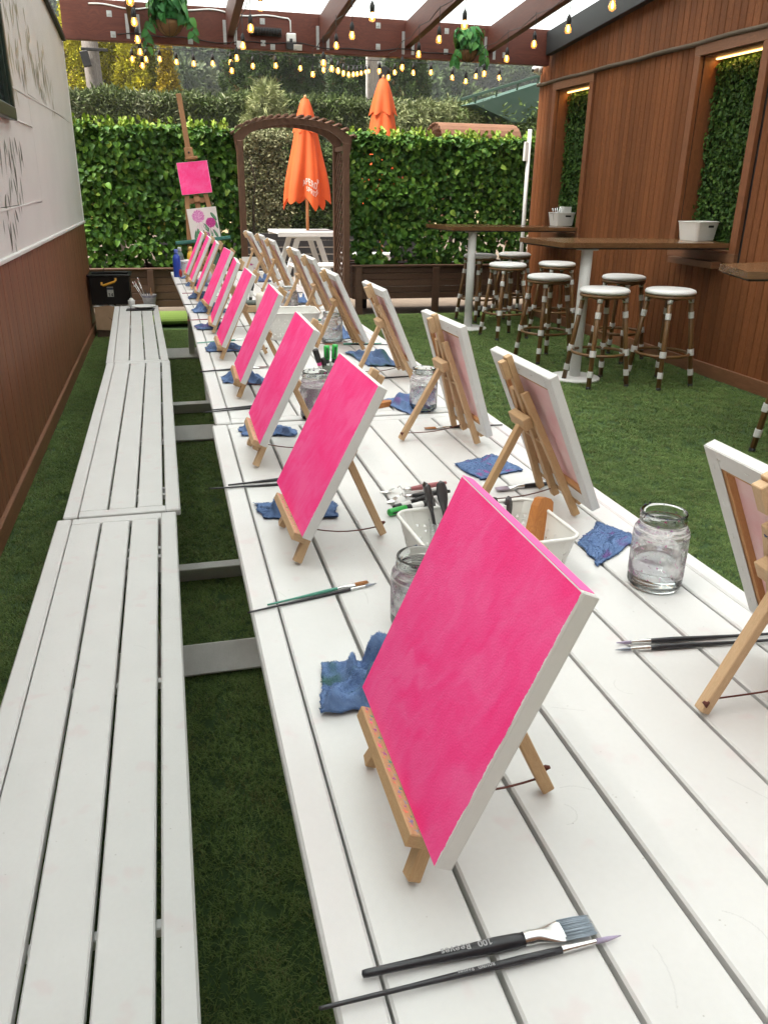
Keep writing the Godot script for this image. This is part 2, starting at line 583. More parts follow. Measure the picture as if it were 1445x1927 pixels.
# ---------------------------------------------------------------- furniture
func picnic_table(label: String, z_far: float, dx: float, turn: float) -> void:
	# origin under the far left corner of the table; x to the right, z towards the camera
	var t := thing("picnic_table", label, "picnic table", Vector3(dx, 0, z_far), turn, "white picnic tables joined end to end")
	var L := 2.63
	var x0 := 0.102
	var x1 := 1.084
	var th := 0.028
	var y := TOP - th / 2
	# frame of the top
	boxpart(t, "frame_rail", Vector3((x0 + 0.152) / 2, y, L / 2), Vector3(0.152 - x0, th, L), M.white, 0.004)
	boxpart(t, "frame_rail", Vector3((1.043 + x1) / 2, y, L / 2), Vector3(x1 - 1.043, th, L), M.white, 0.004)
	for z in [0.024, L - 0.024]:
		boxpart(t, "end_rail", Vector3((0.153 + 1.042) / 2, y - 0.0004, z), Vector3(1.042 - 0.153, th, 0.048), M.white, 0.003)
	var edges := [0.152, 0.2735, 0.391, 0.509, 0.6265, 0.744, 0.862, 0.975, 1.043]
	for k in 8:
		var a: float = edges[k] + 0.0035
		var b: float = edges[k + 1] - 0.0035
		var d := 0.0005 * (k % 3)
		boxpart(t, "slat", Vector3((a + b) / 2, y - d, L / 2), Vector3(b - a, th, L - 0.1), M.white, 0.003)
	for z in [0.3, 0.36, L / 2, L - 0.36, L - 0.3]:
		boxpart(t, "cross_bearer", Vector3(0.59, TOP - th - 0.014, z), Vector3(0.95, 0.026, 0.03), M.white, 0.002)
	# bench
	var b0 := -0.427
	var b1 := -0.039
	var by := 0.45 - 0.0125
	boxpart(t, "bench_rail", Vector3((b0 - 0.3805) / 2, by, L / 2), Vector3(-0.3805 - b0, 0.025, L), M.white, 0.004)
	boxpart(t, "bench_rail", Vector3((b1 - 0.0905) / 2, by, L / 2), Vector3(b1 + 0.0905, 0.025, L), M.white, 0.004)
	for z in [0.024, L - 0.024]:
		boxpart(t, "bench_end_rail", Vector3((b0 + b1) / 2, by - 0.0004, z), Vector3(0.288, 0.025, 0.048), M.white, 0.003)
	var be := [-0.3805, -0.2835, -0.1885, -0.0955]
	for k in 3:
		boxpart(t, "bench_slat", Vector3((be[k] + be[k + 1]) / 2, by - 0.0005 * (k % 2), L / 2), Vector3(be[k + 1] - be[k] - 0.0075, 0.025, L - 0.1), M.white, 0.003)
	for z in [0.235, 0.3, 1.0, 1.69, L - 0.3, L - 0.235]:
		boxpart(t, "bench_bearer", Vector3((b0 + b1) / 2, 0.45 - 0.025 - 0.011, z), Vector3(0.37, 0.02, 0.02), M.white, 0.002)
	# splayed leg frames tied together by a runner along the ground, one towards each end
	for e in [[0.34, 0.72, -1.0], [L - 0.3, L - 0.72, 1.0]]:
		var zb: float = e[0]
		var zt: float = e[1]
		bar(t, "runner", Vector3(b0 + 0.06, 0.055, zb), Vector3(x1 - 0.08, 0.055, zb), 0.03, 0.1, M.grey_metal, Vector3(0, 1, 0.75 * e[2]).normalized(), 0.003)
		for x in [x0 + 0.12, x1 - 0.12]:
			bar(t, "leg", Vector3(x, 0.06, zb), Vector3(x, TOP - 0.056, zt), 0.05, 0.04, M.white, Vector3(0, 0, 1), 0.003)
		for x in [b0 + 0.1, b1 - 0.1]:
			bar(t, "bench_leg", Vector3(x, 0.06, zb), Vector3(x, 0.414, lerpf(zb, zt, 0.5)), 0.045, 0.035, M.white, Vector3(0, 0, 1), 0.003)

var paint_tex := []

func pink_paint(seed_: int, size: int) -> StandardMaterial3D:
	var a := noise(seed_, 1.0, 4)
	var b := noise(seed_ + 1, 1.0, 3)
	var img := Image.create(size, size, false, Image.FORMAT_RGB8)
	var pale := lin(1.0, .125, .36)
	var deep := lin(1.0, .055, .26)
	var bare := lin(.8, .78, .77)
	for y in size:
		for x in size:
			var u := float(x) / size
			var v := float(y) / size
			# brush marks: long streaks that bend, thin and thick paint
			var w := 0.35 * a.get_noise_2d(u * 2.0, v * 2.0)
			var s := 0.5 + 0.9 * b.get_noise_2d((u + w) * 2.6 + v * 0.9, v * 2.4 + w)
			s += 0.36 * a.get_noise_2d((u + w * 0.15) * 15.0 + v * 4.0, v * 2.6 - u) + 0.3 * b.get_noise_2d(u * 4.0 - v * 2.0 + 31.0, (v + u * 0.6) * 17.0) * smoothstep(0.0, 0.4, b.get_noise_2d(u * 3.0 + 50.0, v * 3.0)) + 0.09 * b.get_noise_2d(u * 60, v * 60)
			s += 0.45 * pow(maxf(0.0, a.get_noise_2d(u * 5.0 + 7.0, v * 6.0)), 2.0)
			var c := pale.lerp(deep, clampf(0.4 + (s - 0.5) * 0.85, 0, 1))
			# the paint stops unevenly at the right-hand edge and just short of the others
			var e := 0.004 + 0.006 * a.get_noise_2d(v * 7.0, 3.0) + 0.003 * b.get_noise_2d(v * 42.0, 9.0)
			if u > 1.0 - e: c = bare
			img.set_pixel(x, y, c)
	img.generate_mipmaps()
	var m := mat(Color.WHITE, 0.75)
	m.metallic_specular = 0.15
	m.albedo_texture = tex(img)
	m.normal_enabled = true
	m.normal_texture = M.weave_normal
	m.normal_scale = 0.22
	m.uv1_scale = Vector3.ONE
	return m

func canvas_mesh_face(W: float) -> ArrayMesh:
	var st := begin()
	var h := W / 2 - 0.0015
	st.set_uv(Vector2(0, 1)); st.add_vertex(Vector3(-h, 0.0015, 0))
	st.set_uv(Vector2(1, 0)); st.add_vertex(Vector3(h, W - 0.0015, 0))
	st.set_uv(Vector2(1, 1)); st.add_vertex(Vector3(h, 0.0015, 0))
	st.set_uv(Vector2(0, 1)); st.add_vertex(Vector3(-h, 0.0015, 0))
	st.set_uv(Vector2(0, 0)); st.add_vertex(Vector3(-h, W - 0.0015, 0))
	st.set_uv(Vector2(1, 0)); st.add_vertex(Vector3(h, W - 0.0015, 0))
	st.generate_normals()
	st.generate_tangents()
	return st.commit()

# origin at the middle of the lower front edge, x along the edge, y up the canvas, z out of the front
func make_canvas(called: String, W: float, th: float, face: Material, label: String, xf: Transform3D, group: String) -> Node3D:
	var t := thing(called, label, "canvas", Vector3.ZERO, 0, group)
	t.transform = xf
	if not cache.has("face%f" % W): cache["face%f" % W] = canvas_mesh_face(W)
	part(t, "painted_front", cache["face%f" % W], face, Transform3D(Basis.IDENTITY, Vector3(0, 0, 0.0004)))
	# the cloth folded round the edges: front sheet and four sides
	var key := "wrap%f" % W
	if not cache.has(key):
		var st := begin()
		add_box(st, Vector3(W, W, 0.003), Transform3D(Basis.IDENTITY, Vector3(0, W / 2, -0.0015)), 0.0014)
		for s in [-1, 1]:
			add_box(st, Vector3(0.0025, W - 0.001, th - 0.002), Transform3D(Basis.IDENTITY, Vector3(s * (W / 2 - 0.00125), W / 2, -th / 2 - 0.001)), 0.001)
			add_box(st, Vector3(W - 0.005, 0.0025, th - 0.002), Transform3D(Basis.IDENTITY, Vector3(0, W / 2 + s * (W / 2 - 0.00125), -th / 2 - 0.001)), 0.001)
		cache[key] = done(st)
		var sb := begin()   # turned-over margin at the back
		var m := 0.032
		for s in [-1, 1]:
			add_box(sb, Vector3(m, W - 0.002, 0.0016), Transform3D(Basis.IDENTITY, Vector3(s * (W / 2 - m / 2 - 0.0005), W / 2, -th - 0.0008)), 0.0006)
			add_box(sb, Vector3(W - 2 * m - 0.002, m, 0.0016), Transform3D(Basis.IDENTITY, Vector3(0, W / 2 + s * (W / 2 - m / 2 - 0.0005), -th - 0.0009)), 0.0006)
		cache[key + "m"] = done(sb)
		var sp := begin()   # staples
		for s in [-1, 1]:
			for k in 5:
				var a := (k - 2) * W * 0.2
				add_box(sp, Vector3(0.001, 0.011, 0.001), Transform3D(Basis.IDENTITY, Vector3(s * (W / 2 - 0.016), W / 2 + a, -th - 0.0019)), 0.0002)
				add_box(sp, Vector3(0.011, 0.001, 0.001), Transform3D(Basis.IDENTITY, Vector3(a, W / 2 + s * (W / 2 - 0.016), -th - 0.002)), 0.0002)
		cache[key + "s"] = done(sp)
	part(t, "cloth", cache[key], M.canvas_white)
	part(t, "folded_margin", cache[key + "m"], M.canvas_white)
	part(t, "staples", cache[key + "s"], M.steel)
	for s in [-1, 1]:
		boxpart(t, "stretcher_bar", Vector3(s * (W / 2 - 0.0215), W / 2, -th / 2 - 0.001), Vector3(0.038, W - 0.006, th - 0.0045), M.stretcher, 0.001)
		part(t, "stretcher_bar", box(Vector3(0.0375, W - 0.084, th - 0.005), 0.001), M.stretcher, Transform3D(Basis(Vector3(0, 0, 1), PI / 2), Vector3(0, W / 2 + s * (W / 2 - 0.0215), -th / 2 - 0.001)))
	boxpart(t, "back_cloth", Vector3(0, W / 2, -0.0045), Vector3(W - 0.075, W - 0.075, 0.002), M.canvas_back, 0.0005)
	return t

# small tabletop easel: origin on the table between the front feet, z towards the painted side; tilt of the leg plane
func make_easel(label: String, xf: Transform3D, tilt: float, d: float, tone: int, group: String, top := 0.366) -> Node3D:
	var t := thing("tabletop_easel", label, "easel", Vector3.ZERO, 0, group)
	t.transform = xf
	var u := Vector3(0, cos(tilt), -sin(tilt))
	var n := Vector3(0, sin(tilt), cos(tilt))
	var m: Material = M.pine[tone]
	var th := 0.017
	for s in [-1, 1]:
		bar(t, "leg", u * 0.011 + Vector3(s * 0.104, 0, 0) - n * th / 2, u * 0.335 + Vector3(s * 0.031, 0, 0) - n * th / 2, 0.02, th, m, n)
	bar(t, "mast", u * 0.03 - n * th / 2, u * (d + top) - n * th / 2, 0.022, th, m, n)
	bar(t, "mast_block", u * (d + top - 0.053) - n * (th + 0.0085), u * (d + top - 0.006) - n * (th + 0.0085), 0.022, 0.016, m, n)
	bar(t, "canvas_ledge", Vector3(-0.122, 0, 0) + u * (d - 0.0095) + n * 0.016, Vector3(0.122, 0, 0) + u * (d - 0.0095) + n * 0.016, 0.018, 0.032, m, n, 0.0015)
	bar(t, "hinge_bar", Vector3(-0.046, 0, 0) + u * 0.262 - n * (th + 0.012), Vector3(0.046, 0, 0) + u * 0.262 - n * (th + 0.012), 0.03, 0.022, m, n, 0.0015)
	for s in [-1, 1]:
		bar(t, "dowel", u * 0.2 + Vector3(s * 0.011, 0, 0) - n * 0.009, u * 0.2 + Vector3(s * 0.054, 0, 0) - n * 0.009, 0.008, 0.008, m, n)
	var hinge := u * 0.252 - n * (th + 0.014)
	var foot := Vector3(0, 0.006, -0.232)
	bar(t, "back_leg", foot, hinge, 0.02, 0.017, m, Vector3(0, 0.3, 1))
	# limiting cord between the back leg and the mast
	var a := foot.lerp(hinge, 0.09)
	var b := u * 0.05
	var pts := []
	for k in 9:
		var f := k / 8.0
		pts.append(a.lerp(b, f) - Vector3(0, 0.012 * sin(PI * f), 0) + Vector3(0.004 * sin(f * 5.0), 0, 0))
	var st := begin(true)
	add_tube(st, pts, 0.0016, 5)
	for k in 3:
		add_tube(st, [a + Vector3(-0.012, 0.004, -0.008), a + Vector3(-0.014, -0.002 + k * 0.003, -0.012), a + Vector3(-0.01, 0.005, -0.016)], 0.0024, 5)
	part(t, "cord", done(st), M.cord_red)
	return t

# ---------------------------------------------------------------- things on the tables
func rag(label: String, c: Array, seed_: int, fold: float, stain: Color, amount := 0.5, deep := 0.0) -> void:
	# four corners on the table (far left, far right, near right, near left), rumpled cloth between
	var n1 := noise(seed_, 1.0, 1)
	var n2 := noise(seed_ + 5, 1.0, 3)
	var ctr: Vector2 = (c[0] + c[1] + c[2] + c[3]) / 4.0
	var t := Transform3D(Basis.IDENTITY, Vector3(ctr.x, TOP, ctr.y))
	var h := func(u: float, v: float) -> Vector3:
		var p: Vector2 = c[0].lerp(c[1], u).lerp(c[3].lerp(c[2], u), v)
		var edge := minf(minf(u, 1.0 - u), minf(v, 1.0 - v))
		p += Vector2(n1.get_noise_2d(u * 1.6, v * 1.6 + 5.0), n1.get_noise_2d(u * 1.6 + 9.0, v * 1.6)) * 0.010
		p += Vector2(n1.get_noise_2d(u * 11.0, v * 11.0 + 5.0), n1.get_noise_2d(u * 11.0 + 9.0, v * 11.0)) * 0.0025
		var w := Vector2(n1.get_noise_2d(u * 1.4 + 31.0, v * 1.4), n1.get_noise_2d(u * 1.4, v * 1.4 + 17.0)) * 0.35
		var q := Vector2(u, v) + w
		var ang := float(seed_ % 7) * 0.5
		var k1 := q.x * cos(ang) + q.y * sin(ang)
		var k2 := q.y * cos(ang) - q.x * sin(ang)
		var w1 := pow(0.5 + 0.5 * sin(k1 * 10.5 + seed_ + k2 * 1.5), 1.6)
		var w2 := pow(0.5 + 0.5 * sin(k2 * 7.0 + seed_ * 2.0 - k1 * 2.0), 1.4)
		var y := fold * (0.5 * w1 + 0.34 * w2 + 0.2 * w1 * w2) * lerpf(0.12, 1.0, smoothstep(0.0, 0.24, edge))
		y += minf(fold * 0.12, 0.003) * n1.get_noise_2d(u * 5.0, v * 5.0)
		return Vector3(p.x - ctr.x, 0.0045 + maxf(0.0, y), p.y - ctr.y)
	var cf := func(u: float, v: float) -> Color:
		var k := n2.get_noise_2d(u * 2.0 + 20.0, v * 2.0)
		var blue := Color(.085, .15, .32).lerp(Color(.17, .265, .46), 0.5 + 0.5 * n2.get_noise_2d(u * 20.0, v * 20.0))
		blue = blue.lerp(Color(.045, .06, .11), deep)
		return blue.lerp(stain, smoothstep(0.42 - amount * 0.42, 0.62, k) * 0.8)
	var st := begin(true)
	var N := 34
	add_sheet(st, N, N, h, true, cf)
	var under := func(u: float, v: float) -> Vector3:
		var p: Vector3 = h.call(u, v)
		return Vector3(p.x, maxf(0.0012, p.y - 0.0035), p.z)
	add_sheet(st, N, N, under, false, cf)
	# terry loops along the surface
	var r := RandomNumberGenerator.new()
	r.seed = seed_
	st.set_smooth_group(-1)
	var near := seed_ <= 604
	for i in (8000 if near else 2600):
		var u := r.randf()
		var v := r.randf()
		if i % 5 == 0:
			if r.randf() < 0.5: u = round(u)
			else: v = round(v)
		var p: Vector3 = h.call(u, v)
		var d := Vector3(r.randfn(), r.randf_range(0.2, 1.5), r.randfn()).normalized() * r.randf_range(0.001, 0.0022) * (1.7 if near else 1.0)
		var s := Vector3(r.randfn(), r.randfn(), r.randfn()).normalized() * (0.0006 if near else 0.0008)
		st.set_color(cf.call(u, v) * r.randf_range(0.8, 1.35))
		tri(st, p - s, p + s, p + d)
	solo("rag", done(st), M.rag, label, "rag", t, "blue terry rags on the tables")

func paint_spots(t: Node3D, called: String, pts: Array, cols: Array) -> void:   # small raised dabs of dried paint: [centre, normal, size]
	var st := begin(true)
	for i in pts.size():
		var c: Vector3 = pts[i][0]
		var n: Vector3 = pts[i][1].normalized()
		var s: float = pts[i][2]
		var x := n.cross(Vector3(0.1, 1, 0.2)).normalized()
		var y := n.cross(x)
		var k := 9
		var ring := []
		for j in k:
			var a := TAU * j / k
			var rr := s * (0.55 + 0.45 * sin(j * 2.7 + i * 1.9))
			ring.append(c + (x * cos(a) + y * sin(a) * 0.7) * rr)
		st.set_color(cols[i % cols.size()])
		for j in k:
			tri(st, c + n * 0.0007, ring[j], ring[(j + 1) % k])
	part(t, called, done(st), M.paintv)

func jar(label: String, at: Vector2, r: float, h: float, level: float, murk: Color, dirt: int, seed_: int) -> void:
	var t := thing("glass_jar", label, "jar", Vector3(at.x, TOP, at.y), 0.0, "water jars on the tables")
	var w := 0.003
	var n := 0.80 * r
	var out := [Vector2(0, 0.0005), Vector2(r * 0.8, 0), Vector2(r * 0.95, 0.004), Vector2(r, 0.014), Vector2(r, h * 0.7), Vector2(r * 0.97, h * 0.77), Vector2(n * 1.05, h * 0.84), Vector2(n, h * 0.87), Vector2(n, h * 0.885), Vector2(n * 1.05, h * 0.9), Vector2(n, h * 0.915), Vector2(n * 1.04, h * 0.94), Vector2(n, h * 0.96), Vector2(n * 1.03, h * 0.985), Vector2(n * 1.01, h)]
	var inn := []
	for p in [Vector2(n * 0.95, h), Vector2(n * 0.93, h * 0.97), Vector2(n * 0.93, h * 0.87), Vector2(r * 0.97 - w, h * 0.77), Vector2(r - w, h * 0.7), Vector2(r - w, 0.018), Vector2(r * 0.85, 0.009), Vector2(0, 0.008)]: inn.append(p)
	part(t, "glass", lathe(out + inn, 40), M.glass)
	if level > 0.0:
		var wr := r - w - 0.0004
		var wm: StandardMaterial3D = M.water.duplicate()
		wm.albedo_color = Color(murk.r, murk.g, murk.b, 0.0)
		if murk.a < 1.0:
			wm.refraction_enabled = false
			wm.albedo_color = Color(murk.r, murk.g, murk.b)
			wm.roughness = 0.2
		part(t, "water", lathe([Vector2(0, 0.0086), Vector2(r * 0.84, 0.0095), Vector2(wr, 0.0185), Vector2(wr, h * level - 0.001), Vector2(wr - 0.0015, h * level), Vector2(0, h * level)], 40), wm)
	# dried paint film on the outside, patchy
	if not M.has("film"):
		var fi := Image.create(256, 256, false, Image.FORMAT_RGBA8)
		var fa := noise(720, 0.018, 4).get_seamless_image(256, 256)
		var fb := noise(721, 0.09, 3).get_seamless_image(256, 256)
		for yy in 256:
			for xx in 256:
				var k1 := fa.get_pixel(xx, yy).r
				var k2 := fb.get_pixel(xx, yy).r
				var al := clampf(0.3 + 0.45 * smoothstep(0.45, 0.8, k1) + 0.45 * smoothstep(0.68, 0.85, k2), 0.0, 0.8)
				var cc := lin(.74, .71, .73).lerp(lin(.6, .42, .55), smoothstep(0.5, 0.75, 1.0 - k1)).lerp(lin(.35, .06, .2), smoothstep(0.74, 0.86, k2))
				cc.a = al
				fi.set_pixel(xx, yy, cc)
		var fm := mat(Color.WHITE, 0.5)
		fm.albedo_texture = tex(fi)
		fm.transparency = BaseMaterial3D.TRANSPARENCY_ALPHA
		fm.cull_mode = BaseMaterial3D.CULL_DISABLED
		M.film = fm
	if dirt > 0:
		var sf := begin(true)
		var prf := [Vector2(r * 1.003, 0.03), Vector2(r * 1.003, h * 0.7), Vector2(r * 0.975, h * 0.77), Vector2(n * 1.06, h * 0.84), Vector2(n * 1.02, h * 0.87)]
		add_sheet(sf, 40, 16, func(u: float, v: float) -> Vector3:
			var f := v * 3.999
			var q: Vector2 = prf[int(f)].lerp(prf[int(f) + 1], f - int(f))
			var a := TAU * u + seed_
			return Vector3(q.x * cos(a), q.y, -q.x * sin(a)))
		part(t, "dried_paint_film", done(sf), M.film)
		var rr := RandomNumberGenerator.new()
		rr.seed = seed_
		var pts := []
		for i in dirt:
			var a := rr.randf() * TAU
			var y := h * (1.0 - pow(rr.randf(), 2.2) * 0.75)
			var rad := n * 1.045 if y > h * 0.86 else r * 1.004
			if y > h * 0.7 and y <= h * 0.86: rad = lerpf(r, n * 1.05, (y / h - 0.7) / 0.14) * 1.012
			var s := rr.randf_range(0.002, 0.0085) * (1.0 if y > h * 0.82 else 0.35)
			pts.append([Vector3(cos(a) * rad, y, sin(a) * rad), Vector3(cos(a), 0, sin(a)), s])
		paint_spots(t, "paint_smear", pts, [Color(.45, .04, .2), Color(.03, .035, .04), Color(.3, .12, .3), Color(.5, .2, .3), Color(.08, .09, .25), Color(.5, .4, .45)])

# a brush lying on the table from its handle end to its tip
func brush(label: String, a: Vector2, b: Vector2, handle: Material, flat: bool, hair: Color, rmax := 0.0045, writing := "", lift := 0.0, flatw := 0.02) -> void:
	var A := Vector3(a.x, TOP + rmax + lift, a.y)
	var B := Vector3(b.x, TOP + rmax * 0.9 + lift * 0.4, b.y)
	var L := A.distance_to(B)
	var t := thing("paint_brush", label, "paint brush", Vector3.ZERO, 0, "paint brushes laid on the tables")
	var y := (B - A) / L
	var z := (Vector3.UP - y * y.y).normalized()
	t.transform = Transform3D(Basis(y.cross(z), y, z), A)
	var hl := L * (0.7 if flat else 0.8)
	var prof := [Vector2(0, 0), Vector2(rmax * 0.45, 0.001), Vector2(rmax * 0.52, 0.006), Vector2(rmax * 0.6, hl * 0.35), Vector2(rmax, hl * 0.8), Vector2(rmax * 0.92, hl * 0.93), Vector2(rmax * 0.8, hl), Vector2(0, hl)]
	part(t, "handle", lathe(prof, 14), handle)
	var fl := L * (0.16 if flat else 0.11)
	var st := begin(true)
	var ww := flatw if flat else rmax * 1.0
	var f := func(u: float, v: float) -> Vector3:
		var ang := u * TAU
		var k := smoothstep(0.25, 1.0, v) if flat else 0.0
		var rx := lerpf(rmax * 0.9, ww * 0.5, k)
		var rz := lerpf(rmax * 0.9, 0.0022 if flat else rmax * 0.62, k if flat else v)
		if not flat: rx = rz
		if absf(v - 0.12) < 0.04 or absf(v - 0.24) < 0.04:
			rx *= 1.07
			rz *= 1.07
		return Vector3(cos(ang) * rx, hl - 0.004 + v * (fl + 0.004), sin(ang) * rz)
	add_sheet(st, 18, 14, f)
	part(t, "ferrule", done(st), M.steel)
	var bl := L - hl - fl
	var sb := begin(true)
	var r := RandomNumberGenerator.new()
	r.seed = int(L * 1e5) + 3
	var strands := 90 if flat else 40
	for i in strands:
		var q := (float(i) + 0.5) / strands * 2.0 - 1.0
		var x := q * ww * 0.48 if flat else r.randf_range(-1, 1) * rmax * 0.5
		var zz := r.randf_range(-1, 1) * (0.0016 if flat else rmax * 0.45)
		var tip := bl * r.randf_range(0.9, 1.02)
		var pin := 0.96 if flat else 0.12
		sb.set_color(hair * r.randf_range(0.75, 1.25))
		add_tube(sb, [Vector3(x, hl + fl - 0.002, zz), Vector3(x * lerpf(1.0, pin, 0.25) * 1.02, hl + fl + tip * 0.5, zz * 0.9), Vector3(x * pin, hl + fl + tip, zz * 0.2)], [0.0006, 0.0006, 0.0002], 4)
	part(t, "bristles", done(sb), M.paintv)
	if writing != "":
		part(t, "lettering", text_mesh(writing, 0.0072 * rmax / 0.006, 0.0002), mat(lin(.35, .35, .36), 0.4), Transform3D(Basis(Vector3(0, -1, 0), Vector3(1, 0, 0), Vector3(0, 0, 1)), Vector3(0, hl * 0.62, rmax * 0.93)))

func text_mesh(s: String, size: float, depth := 0.001, font := "Droid Sans") -> TextMesh:
	var tm := TextMesh.new()
	var f := SystemFont.new()
	f.font_names = PackedStringArray([font])
	f.font_weight = 700
	tm.font = f
	tm.text = s
	tm.font_size = 32
	tm.pixel_size = size / 32.0
	tm.depth = depth
	tm.curve_step = 2.0
	return tm

# open basket with rows of small triangular holes: wx along x, wz along z
func basket(called: String, label: String, at: Vector3, turn: float, wx: float, wz: float, h: float, group := "", holes := true) -> Node3D:
	var t := thing(called, label, "basket", at, turn, group)
	var r := minf(wx, wz) * 0.13
	var ring := func(s: float) -> Array:
		var pts := []
		for c in [[1, 1, 0.0], [-1, 1, PI / 2], [-1, -1, PI], [1, -1, PI * 1.5]]:
			for k in 6:
				var a: float = c[2] + PI / 2 * k / 5.0
				pts.append(Vector2(c[0] * (wx / 2 * s - r) + cos(a) * r, c[1] * (wz / 2 * s - r) + sin(a) * r))
		return pts
	var lo: Array = ring.call(0.84)
	var hi: Array = ring.call(1.0)
	var n := lo.size()
	# arc positions round the wall
	var len_ := [0.0]
	for i in n: len_.append(len_[i] + hi[i].distance_to(hi[(i + 1) % n]))
	var total: float = len_[n]
	var on := func(u: float, v: float, inset: float) -> Vector3:
		var s := fposmod(u, 1.0) * total
		var i := 0
		while i < n - 1 and len_[i + 1] < s: i += 1
		var f: float = (s - len_[i]) / maxf(1e-6, len_[i + 1] - len_[i])
		var a: Vector2 = lo[i].lerp(lo[(i + 1) % n], f)
		var b: Vector2 = hi[i].lerp(hi[(i + 1) % n], f)
		var p := a.lerp(b, v)
		var q := p * (1.0 - inset / p.length())
		return Vector3(q.x, h * v, q.y)
	var st := begin()
	var nu := int(total / 0.0165) if holes else 60
	var nv := int(h / 0.0135) if holes else 6
	for i in nu:
		for j in nv:
			var solid: bool = not holes or j < 1 or j >= nv - 2 or (i + j) % 3 == 2
			for side in [0.0, 0.0022]:
				var P := func(a: float, b: float) -> Vector3: return on.call((i + a) / nu, (j + b) / nv, side)
				var c0: Vector3 = P.call(0, 0)
				var c1: Vector3 = P.call(1, 0)
				var c2: Vector3 = P.call(1, 1)
				var c3: Vector3 = P.call(0, 1)
				if solid:
					quad(st, c1, c0, c3, c2)
				else:
					var up := (i + j) % 2 == 0
					var t0: Vector3 = P.call(0.2, 0.22 if up else 0.78)
					var t1: Vector3 = P.call(0.8, 0.22 if up else 0.78)
					var t2: Vector3 = P.call(0.5, 0.82 if up else 0.18)
					if up:
						quad(st, c1, c0, t0, t1)
						quad(st, c0, c3, t2, t0)
						quad(st, c2, c1, t1, t2)
						tri(st, c3, c2, t2)
					else:
						quad(st, c3, c2, t1, t0)
						quad(st, c2, c1, t2, t1)
						quad(st, c0, c3, t0, t2)
						tri(st, c1, c0, t2)
	part(t, "wall", done(st), M.basket_white)
	var rim := []
	for p in hi: rim.append(Vector3(p.x, h, p.y))
	part(t, "rim", tube(rim, 0.0042, 7, true), M.basket_white)
	var base := PackedVector2Array()
	for p in lo: base.append(p)
	part(t, "base", plate(base, 0.003), M.basket_white, Transform3D(Basis(Vector3(1, 0, 0), PI / 2), Vector3(0, 0.004, 0)))
	return t

# ---------------------------------------------------------------- scene
func _ready() -> void:
	rng.seed = 4711
	var cam := Camera3D.new()
	add_child(cam)
	cam.position = Vector3(0, 1.5, 0)
	cam.rotation_order = EULER_ORDER_YXZ
	cam.rotation_degrees = Vector3(-22.0747, -14.843, 0.9197)
	cam.fov = 65.3212
	cam.near = 0.02
	cam.far = 900.0
	cam.current = true
	var we := WorldEnvironment.new()
	var env := Environment.new()
	env.background_mode = Environment.BG_SKY
	var sky := Sky.new()
	var sm := ProceduralSkyMaterial.new()
	sm.sky_top_color = Color(0.83, 0.84, 0.86)
	sm.sky_horizon_color = Color(0.88, 0.885, 0.89)
	sm.sky_curve = 0.2
	sm.ground_bottom_color = Color(0.25, 0.27, 0.22)
	sm.ground_horizon_color = Color(0.5, 0.52, 0.5)
	sm.sky_energy_multiplier = 0.42
	sky.sky_material = sm
	env.sky = sky
	env.tonemap_mode = Environment.TONE_MAPPER_LINEAR
	env.tonemap_exposure = 8.6
	env.sdfgi_enabled = true
	env.ssao_enabled = true
	env.ssil_enabled = true
	env.fog_enabled = true
	env.fog_density = 0.001
	env.fog_light_color = Color(0.86, 0.88, 0.9)
	we.environment = env
	add_child(we)
	var sun := DirectionalLight3D.new()
	sun.light_energy = 0.5
	sun.light_color = Color(1.0, 0.975, 0.95)
	sun.light_angular_distance = 26.0
	sun.shadow_enabled = true
	sun.rotation_degrees = Vector3(-66, -80, 0)
	add_child(sun)
	make_materials()
	var wn := noise(97, 0.45, 2).get_seamless_image(256, 256)
	wn.bump_map_to_normal_map(2.0)
	M.weave_normal = tex(wn)
	build_ground()
	build_left_wall()
	build_right_wall()
	build_pergola()
	build_hedges()
	build_beyond()
	build_hillside()
	build_tables()
	build_easels()
	build_table_things()
	build_bar_area()
	build_corner()
	build_lights()

